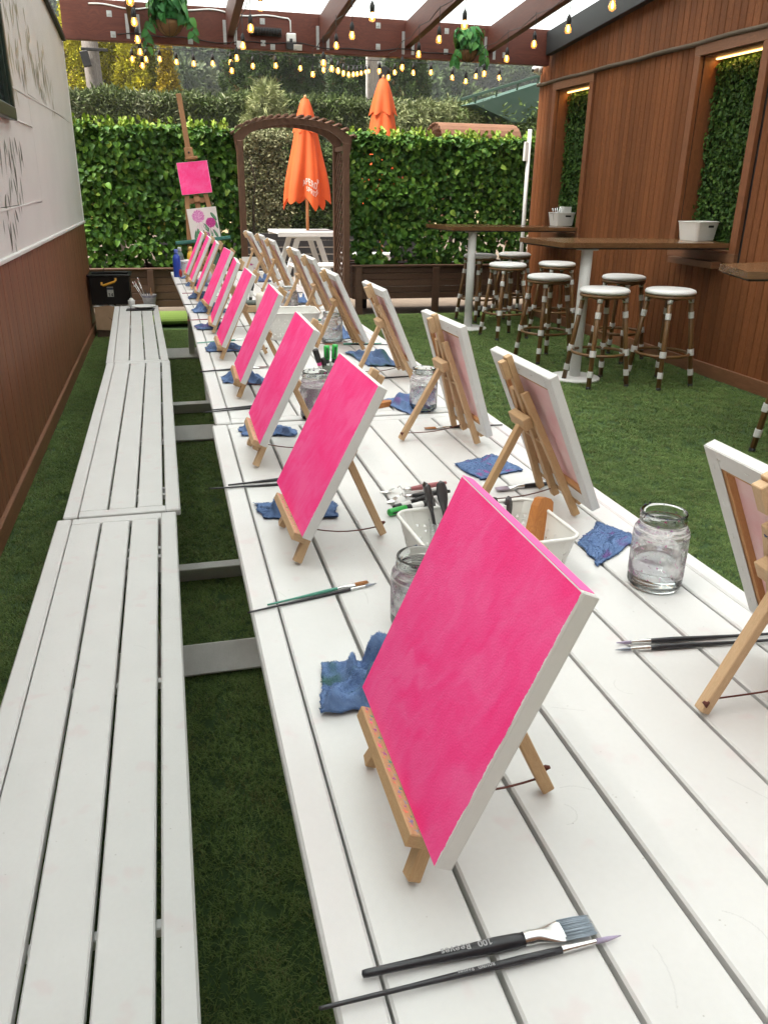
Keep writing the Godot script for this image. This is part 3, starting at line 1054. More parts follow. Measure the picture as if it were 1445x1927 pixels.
func build_ground() -> void:
	struct("ground", box(Vector3(700, 0.1, 700), 0.0), M.hill, Transform3D(Basis.IDENTITY, Vector3(0, -0.09, -250)))
	struct("paved_terrace", box(Vector3(40, 0.05, 18), 0.0), M.paving, Transform3D(Basis.IDENTITY, Vector3(3, -0.031, -19.14)))
	struct("artificial_turf_base", box(Vector3(6.2, 0.06, 16.0), 0.0), M.turf_base, Transform3D(Basis.IDENTITY, Vector3(1.95, -0.03, -2.12)))
	var meshes := []
	for k in 3:
		var r := RandomNumberGenerator.new()
		r.seed = 60 + k
		var st := begin()
		for i in 20:
			var o := Vector3(r.randf_range(-.021, .021), -0.002, r.randf_range(-.021, .021))
			var a := r.randf() * TAU
			var lean := Vector3(cos(a), 0, sin(a)) * r.randf_range(.005, .02)
			var h := r.randf_range(.009, .018)
			var s := Vector3(-sin(a), 0, cos(a)).rotated(Vector3.UP, r.randfn(0, 0.5)) * 0.0011
			var m := o + lean * 0.35 + Vector3(0, h * 0.62, 0)
			var e := o + lean * 1.3 + Vector3(0, h, 0)
			quad(st, o - s, o + s, m + s, m - s)
			tri(st, m - s, m + s, e)
		meshes.append(done(st))
	var xfs := [[], [], []]
	var cols := [[], [], []]
	var tone := noise(65, 0.9, 3)
	for reg in [[-.81, -.28, -9.3, -.9, 2300.0], [-.14, .42, -9.3, -.35, 2300.0], [.8, 4.5, -4.2, -1.1, 2300.0], [.8, 4.5, -10.05, -4.2, 1150.0], [.42, .8, -9.4, -7.9, 900.0]]:
		var n := int((reg[1] - reg[0]) * (reg[3] - reg[2]) * reg[4])
		for i in n:
			var p := Vector3(rng.randf_range(reg[0], reg[1]), 0, rng.randf_range(reg[2], reg[3]))
			if Vector2(p.x - 3.32, p.z + 6.2).length() < 0.222 or Vector2(p.x - 3.32, p.z + 8.87).length() < 0.222 or (p.x > 4.47): continue
			var c := Color(.105, .175, .05).lerp(Color(.19, .27, .085), rng.randf()) * (1.0 + 0.3 * tone.get_noise_2d(p.x, p.z))
			if rng.randf() < 0.1: c = Color(.17, .19, .07)
			xfs[i % 3].append(Transform3D(Basis(Vector3.UP, rng.randf() * TAU).scaled(Vector3.ONE * rng.randf_range(0.85, 1.25) * (0.9 if reg[4] > 2000 else 1.2)), p))
			cols[i % 3].append(c)
	var root := Node3D.new()
	root.name = "artificial_turf"
	root.set_meta("kind", "stuff")
	tag(root, "green artificial turf under the tables and stools", "turf")
	add_child(root)
	for k in 3: scatter(root, "blades", meshes[k], M.grass, xfs[k], cols[k])

func roofline(z: float) -> float:
	return 3.2 + 0.085 * (z + 9.7)

func build_left_wall() -> void:
	var t := thing("building", "cream painted building with leaf mural above brown board dado", "building", Vector3(-0.815, 0, -9.45))
	var o := t.position
	# upper panels, cut to the slope of the roof; x points into the building
	var seams := [-9.45, -6.45, -3.2, 0.6]
	for k in 3:
		var a: float = seams[k] + 0.002
		var b: float = seams[k + 1] - 0.002
		for row in [[1.135, 1.372 if k == 1 else 2.05], [1.376 if k == 1 else 2.054, 9.0]]:
			var ya: float = minf(row[1], 2.78 + 0.1 * (a + 9.4))
			var yb: float = minf(row[1], 2.78 + 0.1 * (b + 9.4))
			var pl := plate(PackedVector2Array([Vector2(a, row[0]), Vector2(b, row[0]), Vector2(b, yb), Vector2(a, ya)]), 0.03)
			part(t, "wall_panel", pl, M.cream, Transform3D(Basis(Vector3(0, 0, 1), Vector3(0, 1, 0), Vector3(-1, 0, 0)), Vector3(0.0, 0, 0) - Vector3(0, 0, o.z)))
	boxpart(t, "wall_core", Vector3(-0.13, 1.4, 5.0), Vector3(0.18, 2.76, 9.98), M.cream, 0.002)
	# cover strips over the joints
	bar(t, "joint_strip", Vector3(0.002, 2.07, 0.6), Vector3(0.002, 2.02, 4.4), 0.004, 0.012, M.cream, Vector3(0, 1, 0), 0.001)
	bar(t, "joint_strip", Vector3(0.002, 1.385, 3.0), Vector3(0.002, 1.355, 4.9), 0.004, 0.01, M.cream, Vector3(0, 1, 0), 0.001)
	bar(t, "capping", Vector3(0.004, 1.125, 0.0), Vector3(0.004, 1.125, 9.6), 0.03, 0.022, M.cream, Vector3(0, 1, 0), 0.003)
	bar(t, "corner_trim", Vector3(0.0, 1.12, 0.0), Vector3(0.0, 2.78, 0.0), 0.014, 0.02, M.plastic_white, Vector3(0, 0, 1), 0.002)
	# dark flashing below the roof
	bar(t, "flashing", Vector3(0.01, 2.8, 0.02), Vector3(0.01, 3.79, 9.9), 0.05, 0.045, M.black_soft, Vector3(0, 1, 0), 0.003)
	# dado boards
	var z := -9.45
	var i := 0
	while z < -1.6:
		part(t, "board", box(Vector3(0.016, 1.02, 0.0715), 0.0025), M.dado[(i * 7 + i / 3) % 3], Transform3D(Basis.IDENTITY, Vector3(-0.006 + 0.0006 * (i % 3), 0.61, z + 0.037 - o.z)))
		z += 0.0745
		i += 1
	part(t, "board_backing", box(Vector3(0.02, 1.04, 9.8), 0.0), M.black_soft, Transform3D(Basis.IDENTITY, Vector3(-0.026, 0.6, 4.9)))
	boxpart(t, "baseboard", Vector3(0.008, 0.052, 4.9), Vector3(0.026, 0.1, 9.8), M.trim, 0.004)
	# window with dark green frame at the left of the picture
	var wf := begin()
	for q in [[1.87, 2.9, 0.03, -5.45], [2.6, 2.9, 0.03, -5.45]]: pass
	add_box(wf, Vector3(0.05, 0.07, 1.1), Transform3D(Basis.IDENTITY, Vector3(0.02, 1.865, 9.45 - 6.02)), 0.006)
	add_box(wf, Vector3(0.05, 0.07, 1.1), Transform3D(Basis.IDENTITY, Vector3(0.02, 2.45, 9.45 - 6.02)), 0.006)
	for zz in [-5.5, -6.54]:
		add_box(wf, Vector3(0.048, 0.52, 0.06), Transform3D(Basis.IDENTITY, Vector3(0.02, 2.157, 9.45 + zz)), 0.006)
		add_box(wf, Vector3(0.03, 0.52, 0.03), Transform3D(Basis.IDENTITY, Vector3(0.012, 2.157, 9.45 + zz + (0.045 if zz < -6 else -0.045))), 0.004)
	var win_at := Transform3D(Basis.IDENTITY, Vector3(0, 0, 1.06))
	part(t, "window_frame", done(wf), mat(lin(.018, .035, .026), 0.35), win_at)
	boxpart(t, "window_pane", Vector3(0.004, 2.157, 9.45 - 6.02 + 1.06), Vector3(0.006, 0.52, 0.98), mat(lin(.02, .03, .035), 0.05), 0.0)
	# painted leaves: long hanging willow leaves, a flat print on the wall
	var st := begin()
	var r := RandomNumberGenerator.new()
	r.seed = 5
	var leaf := func(zc: float, yc: float, l: float, ang: float, c: Color, w: float) -> void:
		st.set_color(c)
		var d := Vector2(sin(ang), -cos(ang)) * l
		var s := Vector2(d.y, -d.x).normalized() * w
		var ring := []
		for k in 10:
			var f := k / 9.0
			ring.append(Vector2(zc, yc) + d * f + s * sin(PI * pow(f, 0.8)))
		for k in range(8, 0, -1):
			var f := k / 9.0
			ring.append(Vector2(zc, yc) + d * f - s * sin(PI * pow(f, 0.8)))
		for k in range(1, ring.size() - 1):
			tri(st, Vector3(0.0012, ring[0].y, ring[0].x - o.z), Vector3(0.0012, ring[k + 1].y, ring[k + 1].x - o.z), Vector3(0.0012, ring[k].y, ring[k].x - o.z))
	for b in [[-5.65, 2.62, 34, 0.42, 0.55], [-6.25, 2.66, 26, 0.36, 0.45], [-6.9, 2.62, 18, 0.3, 0.35], [-7.35, 2.52, 22, 0.4, 0.35], [-7.8, 2.38, 14, 0.3, 0.3], [-5.45, 1.75, 20, 0.42, 0.3], [-5.1, 1.45, 8, 0.2, 0.3], [-5.05, 2.6, 26, 0.4, 0.6]]:
		for k in b[2]:
			var f := r.randf()
			var c := Color(.24, .25, .17).lerp(Color(.4, .37, .26), r.randf())
			if r.randf() < 0.25: c = Color(.34, .3, .16)
			if b[1] < 2.0: c = Color(.07, .09, .075).lerp(Color(.17, .2, .16), r.randf())
			var yy: float = b[1] - f * b[4] * 1.1
			leaf.call(b[0] + r.randfn(0, b[3] * 0.45), yy, r.randf_range(0.08, 0.19), r.randfn(0.1, 0.45), c, r.randf_range(0.009, 0.019))
	part(t, "leaf_mural", done(st), M.paintv)
	solo("cable", tube([Vector3(-0.811, 1.845, -5.5), Vector3(-0.811, 1.848, -6.0), Vector3(-0.811, 1.85, -6.42)], 0.004, 6), M.plastic_white, "thin white cable along the cream wall below the window", "cable")

	# added, unseen building behind the photographer to cut light from that side
	var h := thing("building", "added unseen brown building behind the photographer, blocking light from that side", "building", Vector3(1.9, 0, 2.5))
	boxpart(h, "wall", Vector3(0, 2.0, 0.1), Vector3(6.6, 4.0, 0.2), M.trim, 0.0)
	boxpart(h, "door", Vector3(0.4, 1.02, -0.02), Vector3(0.95, 2.04, 0.05), M.trim_v, 0.005)

func build_right_wall() -> void:
	var X := 4.52
	var t := thing("timber_clad_wall", "wall clad in narrow brown upright boards with two leafy recesses", "wall", Vector3(X, 0, -10.03))
	var oz := -10.03
	var nich := [[-9.55, -8.74], [-6.79, -6.0]]
	var y0 := 1.04
	var y1 := 2.575
	# core of the wall round the recesses
	var core := func(za: float, zb: float, ya: float, yb: float) -> void:
		boxpart(t, "wall_core", Vector3(0.24, (ya + yb) / 2, (za + zb) / 2 - oz), Vector3(0.44, yb - ya, zb - za), M.black_soft, 0.0)
	core.call(-10.03, -1.0, 0.0, y0 - 0.02)
	core.call(-10.03, -9.57, y0 - 0.02, y1 + 0.02)
	core.call(-8.72, -6.81, y0 - 0.02, y1 + 0.02)
	core.call(-5.98, -1.0, y0 - 0.02, y1 + 0.02)
	core.call(-10.03, -1.0, y1 + 0.02, 3.05)
	part(t, "wall_core", plate(PackedVector2Array([Vector2(-10.03, 3.05), Vector2(-1.0, 3.05), Vector2(-1.0, roofline(-1.0)), Vector2(-10.03, roofline(-10.03) - 0.1)]), 0.44), M.black_soft, Transform3D(Basis(Vector3(0, 0, 1), Vector3(0, 1, 0), Vector3(-1, 0, 0)), Vector3(0.46, 0, -oz)))
	# boards below the rope
	var pitch := 0.0865
	var z := -10.03
	var i := 0
	while z < -1.2:
		var zc := z + pitch / 2
		var segs := [[0.1, 2.66]]
		for n in nich:
			if zc > n[0] - 0.09 and zc < n[1] + 0.09: segs = [[0.1, y0 - 0.075]]
		for s in segs:
			part(t, "board", box(Vector3(0.018, s[1] - s[0], pitch - 0.0065), 0.003), M.board[(i * 7 + i / 4) % 5], Transform3D(Basis.IDENTITY, Vector3(0.009 + 0.0008 * (i % 3), (s[0] + s[1]) / 2, zc - oz)))
		# boards above the rope
		var top := roofline(zc) - 0.06
		part(t, "board", box(Vector3(0.018, snappedf(top - 2.68, 0.02), pitch - 0.0065), 0.003), M.board[(i * 3 + 2 + i / 5) % 5], Transform3D(Basis.IDENTITY, Vector3(0.0085 + 0.0008 * ((i + 1) % 3), (top + 2.68) / 2, zc - oz + 0.02)))
		z += pitch
		i += 1
	# nail heads in rows across the boards
	var nl := begin()
	for k in 104:
		var zz := -10.03 + 0.0865 * (k + 0.5)
		for y in [0.42, 0.95, 1.75, 2.35, 2.8]:
			var skip := false
			for n in nich:
				if zz > n[0] - 0.1 and zz < n[1] + 0.1 and y > 0.9 and y < 2.7: skip = true
			if not skip: add_box(nl, Vector3(0.003, 0.0055, 0.0055), Transform3D(Basis.IDENTITY, Vector3(-0.0002, y + 0.006 * sin(k * 2.1), zz - oz + 0.004 * sin(k * 5.0))), 0.001)
	var nails := part(t, "nail_heads", done(nl), mat(lin(.06, .025, .014), 0.6))
	nails.set_meta("kind", "stuff")
	boxpart(t, "baseboard", Vector3(-0.008, 0.06, 4.5), Vector3(0.03, 0.115, 9.0), M.trim, 0.004)
	boxpart(t, "corner_board", Vector3(0.1, 1.5, -0.012), Vector3(0.2, 2.95, 0.022), M.trim_v, 0.003)
	for n in nich:
		var a: float = n[0] - oz
		var b: float = n[1] - oz
		var m := (a + b) / 2
		# frame
		var fr := part(t, "recess_frame", box(Vector3(0.04, y1 - y0, 0.085), 0.003), M.trim_v, Transform3D(Basis.IDENTITY, Vector3(-0.004, (y0 + y1) / 2, a - 0.0425)))
		part(t, "recess_frame", fr.mesh, M.trim_v, Transform3D(Basis.IDENTITY, Vector3(-0.004, (y0 + y1) / 2, b + 0.0425)))
		boxpart(t, "recess_frame", Vector3(-0.004, y1 + 0.0425, m), Vector3(0.042, 0.085, b - a + 0.17), M.trim, 0.003)
		boxpart(t, "recess_frame", Vector3(-0.004, y0 - 0.0375, m), Vector3(0.042, 0.075, b - a + 0.17), M.trim, 0.003)
		# linings
		boxpart(t, "recess_lining", Vector3(0.18, (y0 + y1) / 2, a + 0.006), Vector3(0.32, y1 - y0, 0.012), M.trim_v, 0.001)
		boxpart(t, "recess_lining", Vector3(0.18, (y0 + y1) / 2, b - 0.006), Vector3(0.32, y1 - y0, 0.012), M.trim_v, 0.001)
		boxpart(t, "recess_lining", Vector3(0.18, y1 - 0.006, m), Vector3(0.319, 0.012, b - a - 0.026), M.trim, 0.001)
		boxpart(t, "recess_lining", Vector3(0.18, y0 + 0.006, m), Vector3(0.319, 0.012, b - a - 0.026), M.trim, 0.001)
		boxpart(t, "ledge", Vector3(-0.06, y0 - 0.1, m), Vector3(0.1, 0.055, (b - a) * 0.82), M.trim, 0.003)
		boxpart(t, "led_strip", Vector3(0.12, y1 - 0.022, m), Vector3(0.02, 0.012, b - a - 0.06), M.led, 0.001)
		var al := AreaLight3D.new()
		al.area_size = Vector2(0.02, b - a - 0.06)
		al.light_energy = 0.01
		al.light_color = Color(1.0, 0.78, 0.45)
		al.set("area_range", 8.0)
		al.shadow_enabled = true
		al.position = Vector3(X + 0.12, y1 - 0.031, m + oz)
		al.rotation_degrees = Vector3(-90, 0, 0)
		al.name = "led_strip_light"
		add_child(al, true)
		# artificial leaf panel
		var far: bool = n[0] < -8
		var g := thing("artificial_leaf_panel", "panel of small dark artificial leaves in the %s recess of the timber wall" % ("far" if far else "near"), "leaf panel", Vector3(X + 0.2, y0, m + oz), 0, "leaf panels in the wall recesses")
		boxpart(g, "backing", Vector3(0.01, (y1 - y0) / 2, 0), Vector3(0.02, y1 - y0 - 0.03, b - a - 0.03), mat(lin(.035, .085, .016), 0.9), 0.0)
		var lm := leaf_mesh(0.034, 0.02, 0.25, 0.25)
		var xfs := []
		var cols := []
		for k in 7000:
			var p := Vector3(-rng.randf() * 0.075, rng.randf_range(0.02, y1 - y0 - 0.05), rng.randf_range(-1, 1) * (b - a - 0.04) / 2)
			var nn := Vector3(-1, rng.randfn(0.35, 0.6), rng.randfn(0, 0.6)).normalized()
			var d := Vector3(rng.randfn(-0.4, 0.3), rng.randfn(0.1, 0.8), rng.randfn(0, 0.8))
			d = (d - nn * d.dot(nn)).normalized()
			xfs.append(Transform3D(Basis(nn.cross(d), nn, d).scaled(Vector3.ONE * rng.randf_range(0.8, 1.3)), p))
			cols.append(Color(.022, .062, .01).lerp(Color(.075, .15, .022), pow(rng.randf(), 1.6)))
		scatter(g, "leaves", lm, M.leaf_small, xfs, cols)
	# rope fixed along the wall
	var pts := []
	for k in 40:
		var zz := -10.06 + k * 0.2
		pts.append(Vector3(X - 0.022, 2.675 - 0.004 * sin(k * 1.3), zz))
	solo("rope", tube(pts, 0.02, 8), tmat(grain(48, lin(.06, .045, .032), lin(.18, .14, .1), 64, 3.0, 0.1), 14.0, 0.95), "thick weathered brown rope running level along the timber wall", "rope")
	# camera dome and pipe at the corner
	var c := thing("security_camera", "white domed security camera at the corner of the timber wall", "camera", Vector3(4.47, 2.83, -9.95))
	var side := Transform3D(Basis(Vector3(0, 0, 1), PI / 2), Vector3.ZERO)
	part(c, "base", lathe([Vector2(0, 0), Vector2(.062, 0), Vector2(.062, .02), Vector2(.05, .045), Vector2(0, .05)], 24), M.plastic_white, side)
	part(c, "dome", lathe([Vector2(.045, .04), Vector2(.046, .06), Vector2(.04, .085), Vector2(.022, .105), Vector2(0, .11)], 24), M.plastic_white, side)
	part(c, "lens", lathe([Vector2(0, 0), Vector2(.018, 0), Vector2(.018, .012), Vector2(0, .014)], 16), M.black, Transform3D(Basis(Vector3(0, 0, 1), PI / 2), Vector3(-0.1, -0.012, 0.01)))
	solo("camera_cable", tube([Vector3(4.5, 2.89, -9.96), Vector3(4.505, 3.0, -9.95), Vector3(4.5, 3.08, -9.9)], 0.006, 6), M.plastic_white, "grey cable rising from the security camera", "cable")
	var p := thing("downpipe", "slim white pipe standing beside the end of the timber wall", "pipe", Vector3(4.49, 0, -10.16))
	part(p, "pipe", tube([Vector3(0, 0, 0), Vector3(0, 1.2, 0), Vector3(-0.005, 2.2, 0)], 0.024, 12), M.plastic_white)
	boxpart(p, "clip", Vector3(-0.04, 1.95, 0), Vector3(0.05, 0.22, 0.05), M.plastic_white, 0.004)
	boxpart(p, "clip", Vector3(0, 0.9, 0), Vector3(0.06, 0.03, 0.06), M.plastic_white, 0.003)

func build_pergola() -> void:
	var t := thing("pergola", "dark red-brown timber pergola with corrugated clear roof", "pergola", Vector3(-0.8, 0, -9.75))
	var o := t.position
	var part_at := func(called: String, at: Vector3, s: Vector3, m: Material, ch := 0.004) -> MeshInstance3D:
		return boxpart(t, called, at - o, s, m, ch)
	part_at.call("beam", Vector3(1.82, 3.02, -9.75), Vector3(5.28, 0.36, 0.09), M.beam)
	var zf := 1.6
	var xs := [-0.14, 0.83, 1.81, 2.76, 3.72, 4.44]
	for k in xs.size():
		var x: float = xs[k]
		var a := Vector3(x, roofline(-9.7) - 0.14, -9.704)
		var b := Vector3(x, roofline(zf) - 0.14, zf)
		bar(t, "rafter", a - o, b - o, 0.075, 0.24, M.rafter if k < 5 else M.black_soft, Vector3(0, 1, 0), 0.004)
		if k < 5:
			for s in [-1, 1]:
				part_at.call("joist_hanger", Vector3(x + s * 0.055, 2.98, -9.7035), Vector3(0.032, 0.22, 0.003), M.zinc, 0.0008)
	# bolted plates on the face of the beam
	for q in [[-0.36, 3.08], [-0.34, 2.9], [0.42, 2.88], [1.17, 2.9], [1.17, 3.1], [1.27, 2.87], [2.42, 3.13], [2.42, 2.93], [3.2, 3.12], [3.2, 2.92], [3.9, 2.92]]:
		var w = part_at.call("washer_plate", Vector3(q[0], q[1], -9.7025), Vector3(0.05, 0.055, 0.005), M.zinc, 0.001)
		part(w, "bolt_head", lathe([Vector2(0, 0), Vector2(.013, 0), Vector2(.012, .01), Vector2(0, .011)], 6, false), M.zinc, Transform3D(Basis(Vector3(1, 0, 0), PI / 2), Vector3(0, 0, 0.0025)))
	# corrugated sheets, one to each bay, ridges running down the slope
	var bays := [-0.86, 0.345, 1.32, 2.285, 3.24, 4.08, 4.62]
	for k in 6:
		var xa: float = bays[k]
		var xb: float = bays[k + 1] + (0.03 if k < 5 else 0.0)
		var st := begin(true)
		var n := int((xb - xa) / 0.076) * 8
		for side in [0.0, 0.0016]:
			var f := func(u: float, v: float) -> Vector3:
				var x := lerpf(xa, xb, u)
				var z := lerpf(-9.86, zf, v)
				return Vector3(x, roofline(z) + 0.005 + 0.009 * (1.0 + sin(x / 0.076 * TAU)) + side + 0.004 * (k % 2), z) - o
			add_sheet(st, n, 2, f, side > 0.0)
		part(t, "roof_sheet", done(st), M.roof)
	# fixings along the edge of the sheets
	var sc := begin()
	for k in 24: add_box(sc, Vector3(0.012, 0.02, 0.012), Transform3D(Basis.IDENTITY, Vector3(-0.75 + k * 0.23, 3.235, -9.78) - o), 0.002)
	part(t, "roof_screws", done(sc), M.black_soft)
	# plants in baskets
	for q in [[0.21, 2.99, -9.35, 1.0, 0], [3.32, 2.88, -9.3, 0.8, 1]]:
		var b := thing("hanging_basket", ["large hanging basket of trailing green leaves at the left of the beam", "small hanging basket of bushy green leaves at the right of the beam"][q[4]], "hanging basket", Vector3(q[0], q[1], q[2]), 0, "hanging baskets below the pergola roof")
		var s: float = q[3]
		part(b, "liner", lathe([Vector2(0, -.13 * s), Vector2(.05 * s, -.122 * s), Vector2(.095 * s, -.09 * s), Vector2(.125 * s, -.04 * s), Vector2(.135 * s, 0), Vector2(.11 * s, .005), Vector2(0, -.01)], 28), M.coir)
		var st := begin(true)
		for k in 9:
			var a := TAU * k / 9.0 + 0.2
			var pts := []
			for j in 7:
				var f := j / 6.0
				pts.append(Vector3(cos(a) * .139 * s * cos(f * PI / 2), -0.134 * s * sin(f * PI / 2), sin(a) * .139 * s * cos(f * PI / 2)))
			add_tube(st, pts, 0.0022, 5)
		var rim := []
		for k in 20: rim.append(Vector3(cos(TAU * k / 20) * .14 * s, 0.002, sin(TAU * k / 20) * .14 * s))
		add_tube(st, rim, 0.003, 5, true)
		part(b, "wire_frame", done(st), M.black_soft)
		var ch := begin(true)
		for k in 3:
			var a := TAU * k / 3.0 + 0.5
			add_tube(ch, [Vector3(cos(a) * .14 * s, 0, sin(a) * .14 * s), Vector3(0, 0.42, 0)], 0.002, 5)
		add_tube(ch, [Vector3(0, 0.42, 0), Vector3(0, roofline(-9.35) - 0.06 - q[1], 0)], 0.003, 5)
		part(b, "chain", done(ch), M.zinc)
		var lm := leaf_mesh(.115, .078, .35, .2, 0.55)
		var cnt := 230 if q[4] == 0 else 170
		var lms := []
		for k in 4:
			var m: StandardMaterial3D = leafmat(0.42, 0.35)
			m.vertex_color_use_as_albedo = false
			m.albedo_color = [lin(.035, .15, .04), lin(.05, .2, .05), lin(.025, .1, .03), lin(.1, .27, .07)][k]
			lms.append(m)
		for k in cnt:
			var a := rng.randf() * TAU
			var rad := sqrt(rng.randf()) * 0.165 * s
			var h := rng.randf()
			var p := Vector3(cos(a) * rad, 0.035 + h * 0.23 * s, sin(a) * rad)
			var out := Vector3(cos(a), 0.35 + h, sin(a)).normalized()
			var d := (Vector3(cos(a), -0.15 + rng.randfn(0, 0.5), sin(a)) + Vector3(rng.randfn(), rng.randfn(), rng.randfn()) * 0.35)
			d = (d - out * d.dot(out)).normalized()
			part(b, "leaf", lm, lms[rng.randi_range(0, 3)], Transform3D(Basis(out.cross(d), out, d).scaled(Vector3.ONE * rng.randf_range(0.6, 1.05) * (s if s < 1 else 1.0)), p))
		var trails := [[Vector3(-.15, 0, .04), Vector3(-.2, -.05, .06), Vector3(-.23, -.14, .07), Vector3(-.22, -.24, .06)], [Vector3(.14, .05, .05), Vector3(.2, .03, .07), Vector3(.23, -.06, .06), Vector3(.22, -.12, .06)]]
		if q[4] == 1: trails = [[Vector3(-.1, .02, .04), Vector3(-.15, -.02, .05), Vector3(-.17, -.08, .05), Vector3(-.17, -.12, .05)], [Vector3(.1, .05, .05), Vector3(.16, .01, .05), Vector3(.17, -.06, .05), Vector3(.16, -.1, .05)]]
		for tr in trails:
			part(b, "trailing_stem", tube(tr, 0.003, 5), lms[1])
			for k in 7:
				var f := k / 6.0 * 2.99
				var p: Vector3 = tr[int(f)].lerp(tr[mini(int(f) + 1, 3)], f - int(f))
				var out := Vector3(rng.randfn(0, 0.4), 0.4, 1).normalized()
				var d := Vector3((-1 if k % 2 else 1) * 0.7, -0.8, 0.1)
				d = (d - out * d.dot(out)).normalized()
				part(b, "leaf", lm, lms[rng.randi_range(0, 3)], Transform3D(Basis(out.cross(d), out, d).scaled(Vector3.ONE * rng.randf_range(0.65, 0.95)), p))
	# electrics on the beam
	var cab := []
	for k in 60:
		var f := k / 59.0
		cab.append(Vector3(lerpf(-0.55, 1.44, f), 3.155 + 0.012 * sin(f * 23.0) - 0.012 * sin(f * 9.0), -9.697))
	cab.append(Vector3(1.462, 3.12, -9.697))
	cab.append(Vector3(1.465, 3.02, -9.697))
	solo("power_cable", tube(cab, 0.0075, 6), M.plastic_white, "white power cable clipped along the pergola beam", "cable")
	var j := thing("junction_box", "white junction box on the pergola beam with a floodlight below", "junction box", Vector3(1.465, 2.96, -9.68))
	boxpart(j, "case", Vector3(0, 0, 0), Vector3(0.1, 0.085, 0.05), M.plastic_white, 0.006)
	boxpart(j, "lid", Vector3(0, 0, 0.028), Vector3(0.085, 0.07, 0.006), M.plastic_white, 0.003)
	var fl := thing("floodlight", "small black floodlight hanging below the white junction box", "floodlight", Vector3(1.46, 2.875, -9.64))
	boxpart(fl, "case", Vector3(0, 0, 0), Vector3(0.11, 0.07, 0.08), M.black_soft, 0.006)
	boxpart(fl, "bracket", Vector3(0, 0.045, -0.02), Vector3(0.03, 0.06, 0.03), M.black_soft, 0.003)
	part(fl, "glass_front", box(Vector3(0.09, 0.055, 0.006), 0.001), M.plastic_white, Transform3D(Basis(Vector3(1, 0, 0), 0.5), Vector3(0.06, -0.012, 0.045)))
	var rb := begin(true)
	for k in 20: add_lathe(rb, [Vector2(.034, 0), Vector2(.043, .004), Vector2(.043, .009), Vector2(.034, .013)], 14, Transform3D(Basis(Vector3(0, 0, 1), PI / 2), Vector3(-k * 0.0165, 0, 0)))
	solo("ribbed_roll", done(rb), M.black_soft, "black ribbed roll fixed to the beam left of the junction box", "roll", Transform3D(Basis.IDENTITY, Vector3(1.36, 3.0, -9.665)))
	solo("sensor_box", box(Vector3(0.06, 0.07, 0.03), 0.005), M.plastic_white, "tiny white sensor box on the lower beam edge", "sensor", Transform3D(Basis.IDENTITY, Vector3(0.92, 2.87, -9.688)))
	# black cable loosely run along the beam
	var bc := []
	for k in 60:
		var f := k / 59.0
		bc.append(Vector3(lerpf(-0.3, 3.4, f), 2.9 + 0.014 * sin(f * 17.0) + 0.01 * sin(f * 41.0), -9.696))
	solo("black_cable", tube(bc, 0.005, 5), M.black_soft, "loose black cable along the lower half of the pergola beam", "cable")

func bulb_string(label: String, pts: Array, bulbs: Array, drop: float, size: float) -> void:
	var t := thing("string_light", label, "string lights", pts[0], 0, "string lights under the pergola")
	var o: Vector3 = pts[0]
	var loc := []
	for p in pts: loc.append(p - o)
	part(t, "cable", tube(loc, 0.0035, 5), M.black_soft)
	if not cache.has("bulb"):
		cache["bulb"] = lathe([Vector2(0, -.062), Vector2(.012, -.06), Vector2(.02, -.052), Vector2(.0235, -.042), Vector2(.022, -.03), Vector2(.017, -.014), Vector2(.0135, 0), Vector2(0, 0.001)], 16)
		cache["filament"] = lathe([Vector2(0, -.05), Vector2(.006, -.046), Vector2(.009, -.036), Vector2(.007, -.018), Vector2(.002, -.006), Vector2(0, -.005)], 8)
		cache["socket"] = lathe([Vector2(0, -.004), Vector2(.016, -.004), Vector2(.0165, .03), Vector2(.011, .045), Vector2(.005, .056), Vector2(0, .058)], 12)
	for p in bulbs:
		var q: Vector3 = p - o
		var bs := Basis.IDENTITY.scaled(Vector3.ONE * size)
		part(t, "drop_cord", tube([q + Vector3(0, 0.05, 0), q + Vector3(0.003, drop * 0.5, 0), q + Vector3(0, drop, 0)], 0.0028, 5), M.black_soft)
		part(t, "socket", cache["socket"], M.black_soft, Transform3D(bs, q))
		var b := part(t, "light_bulb", cache["bulb"], M.bulb_glass, Transform3D(bs, q))
		part(b, "filament", cache["filament"], M.filament)

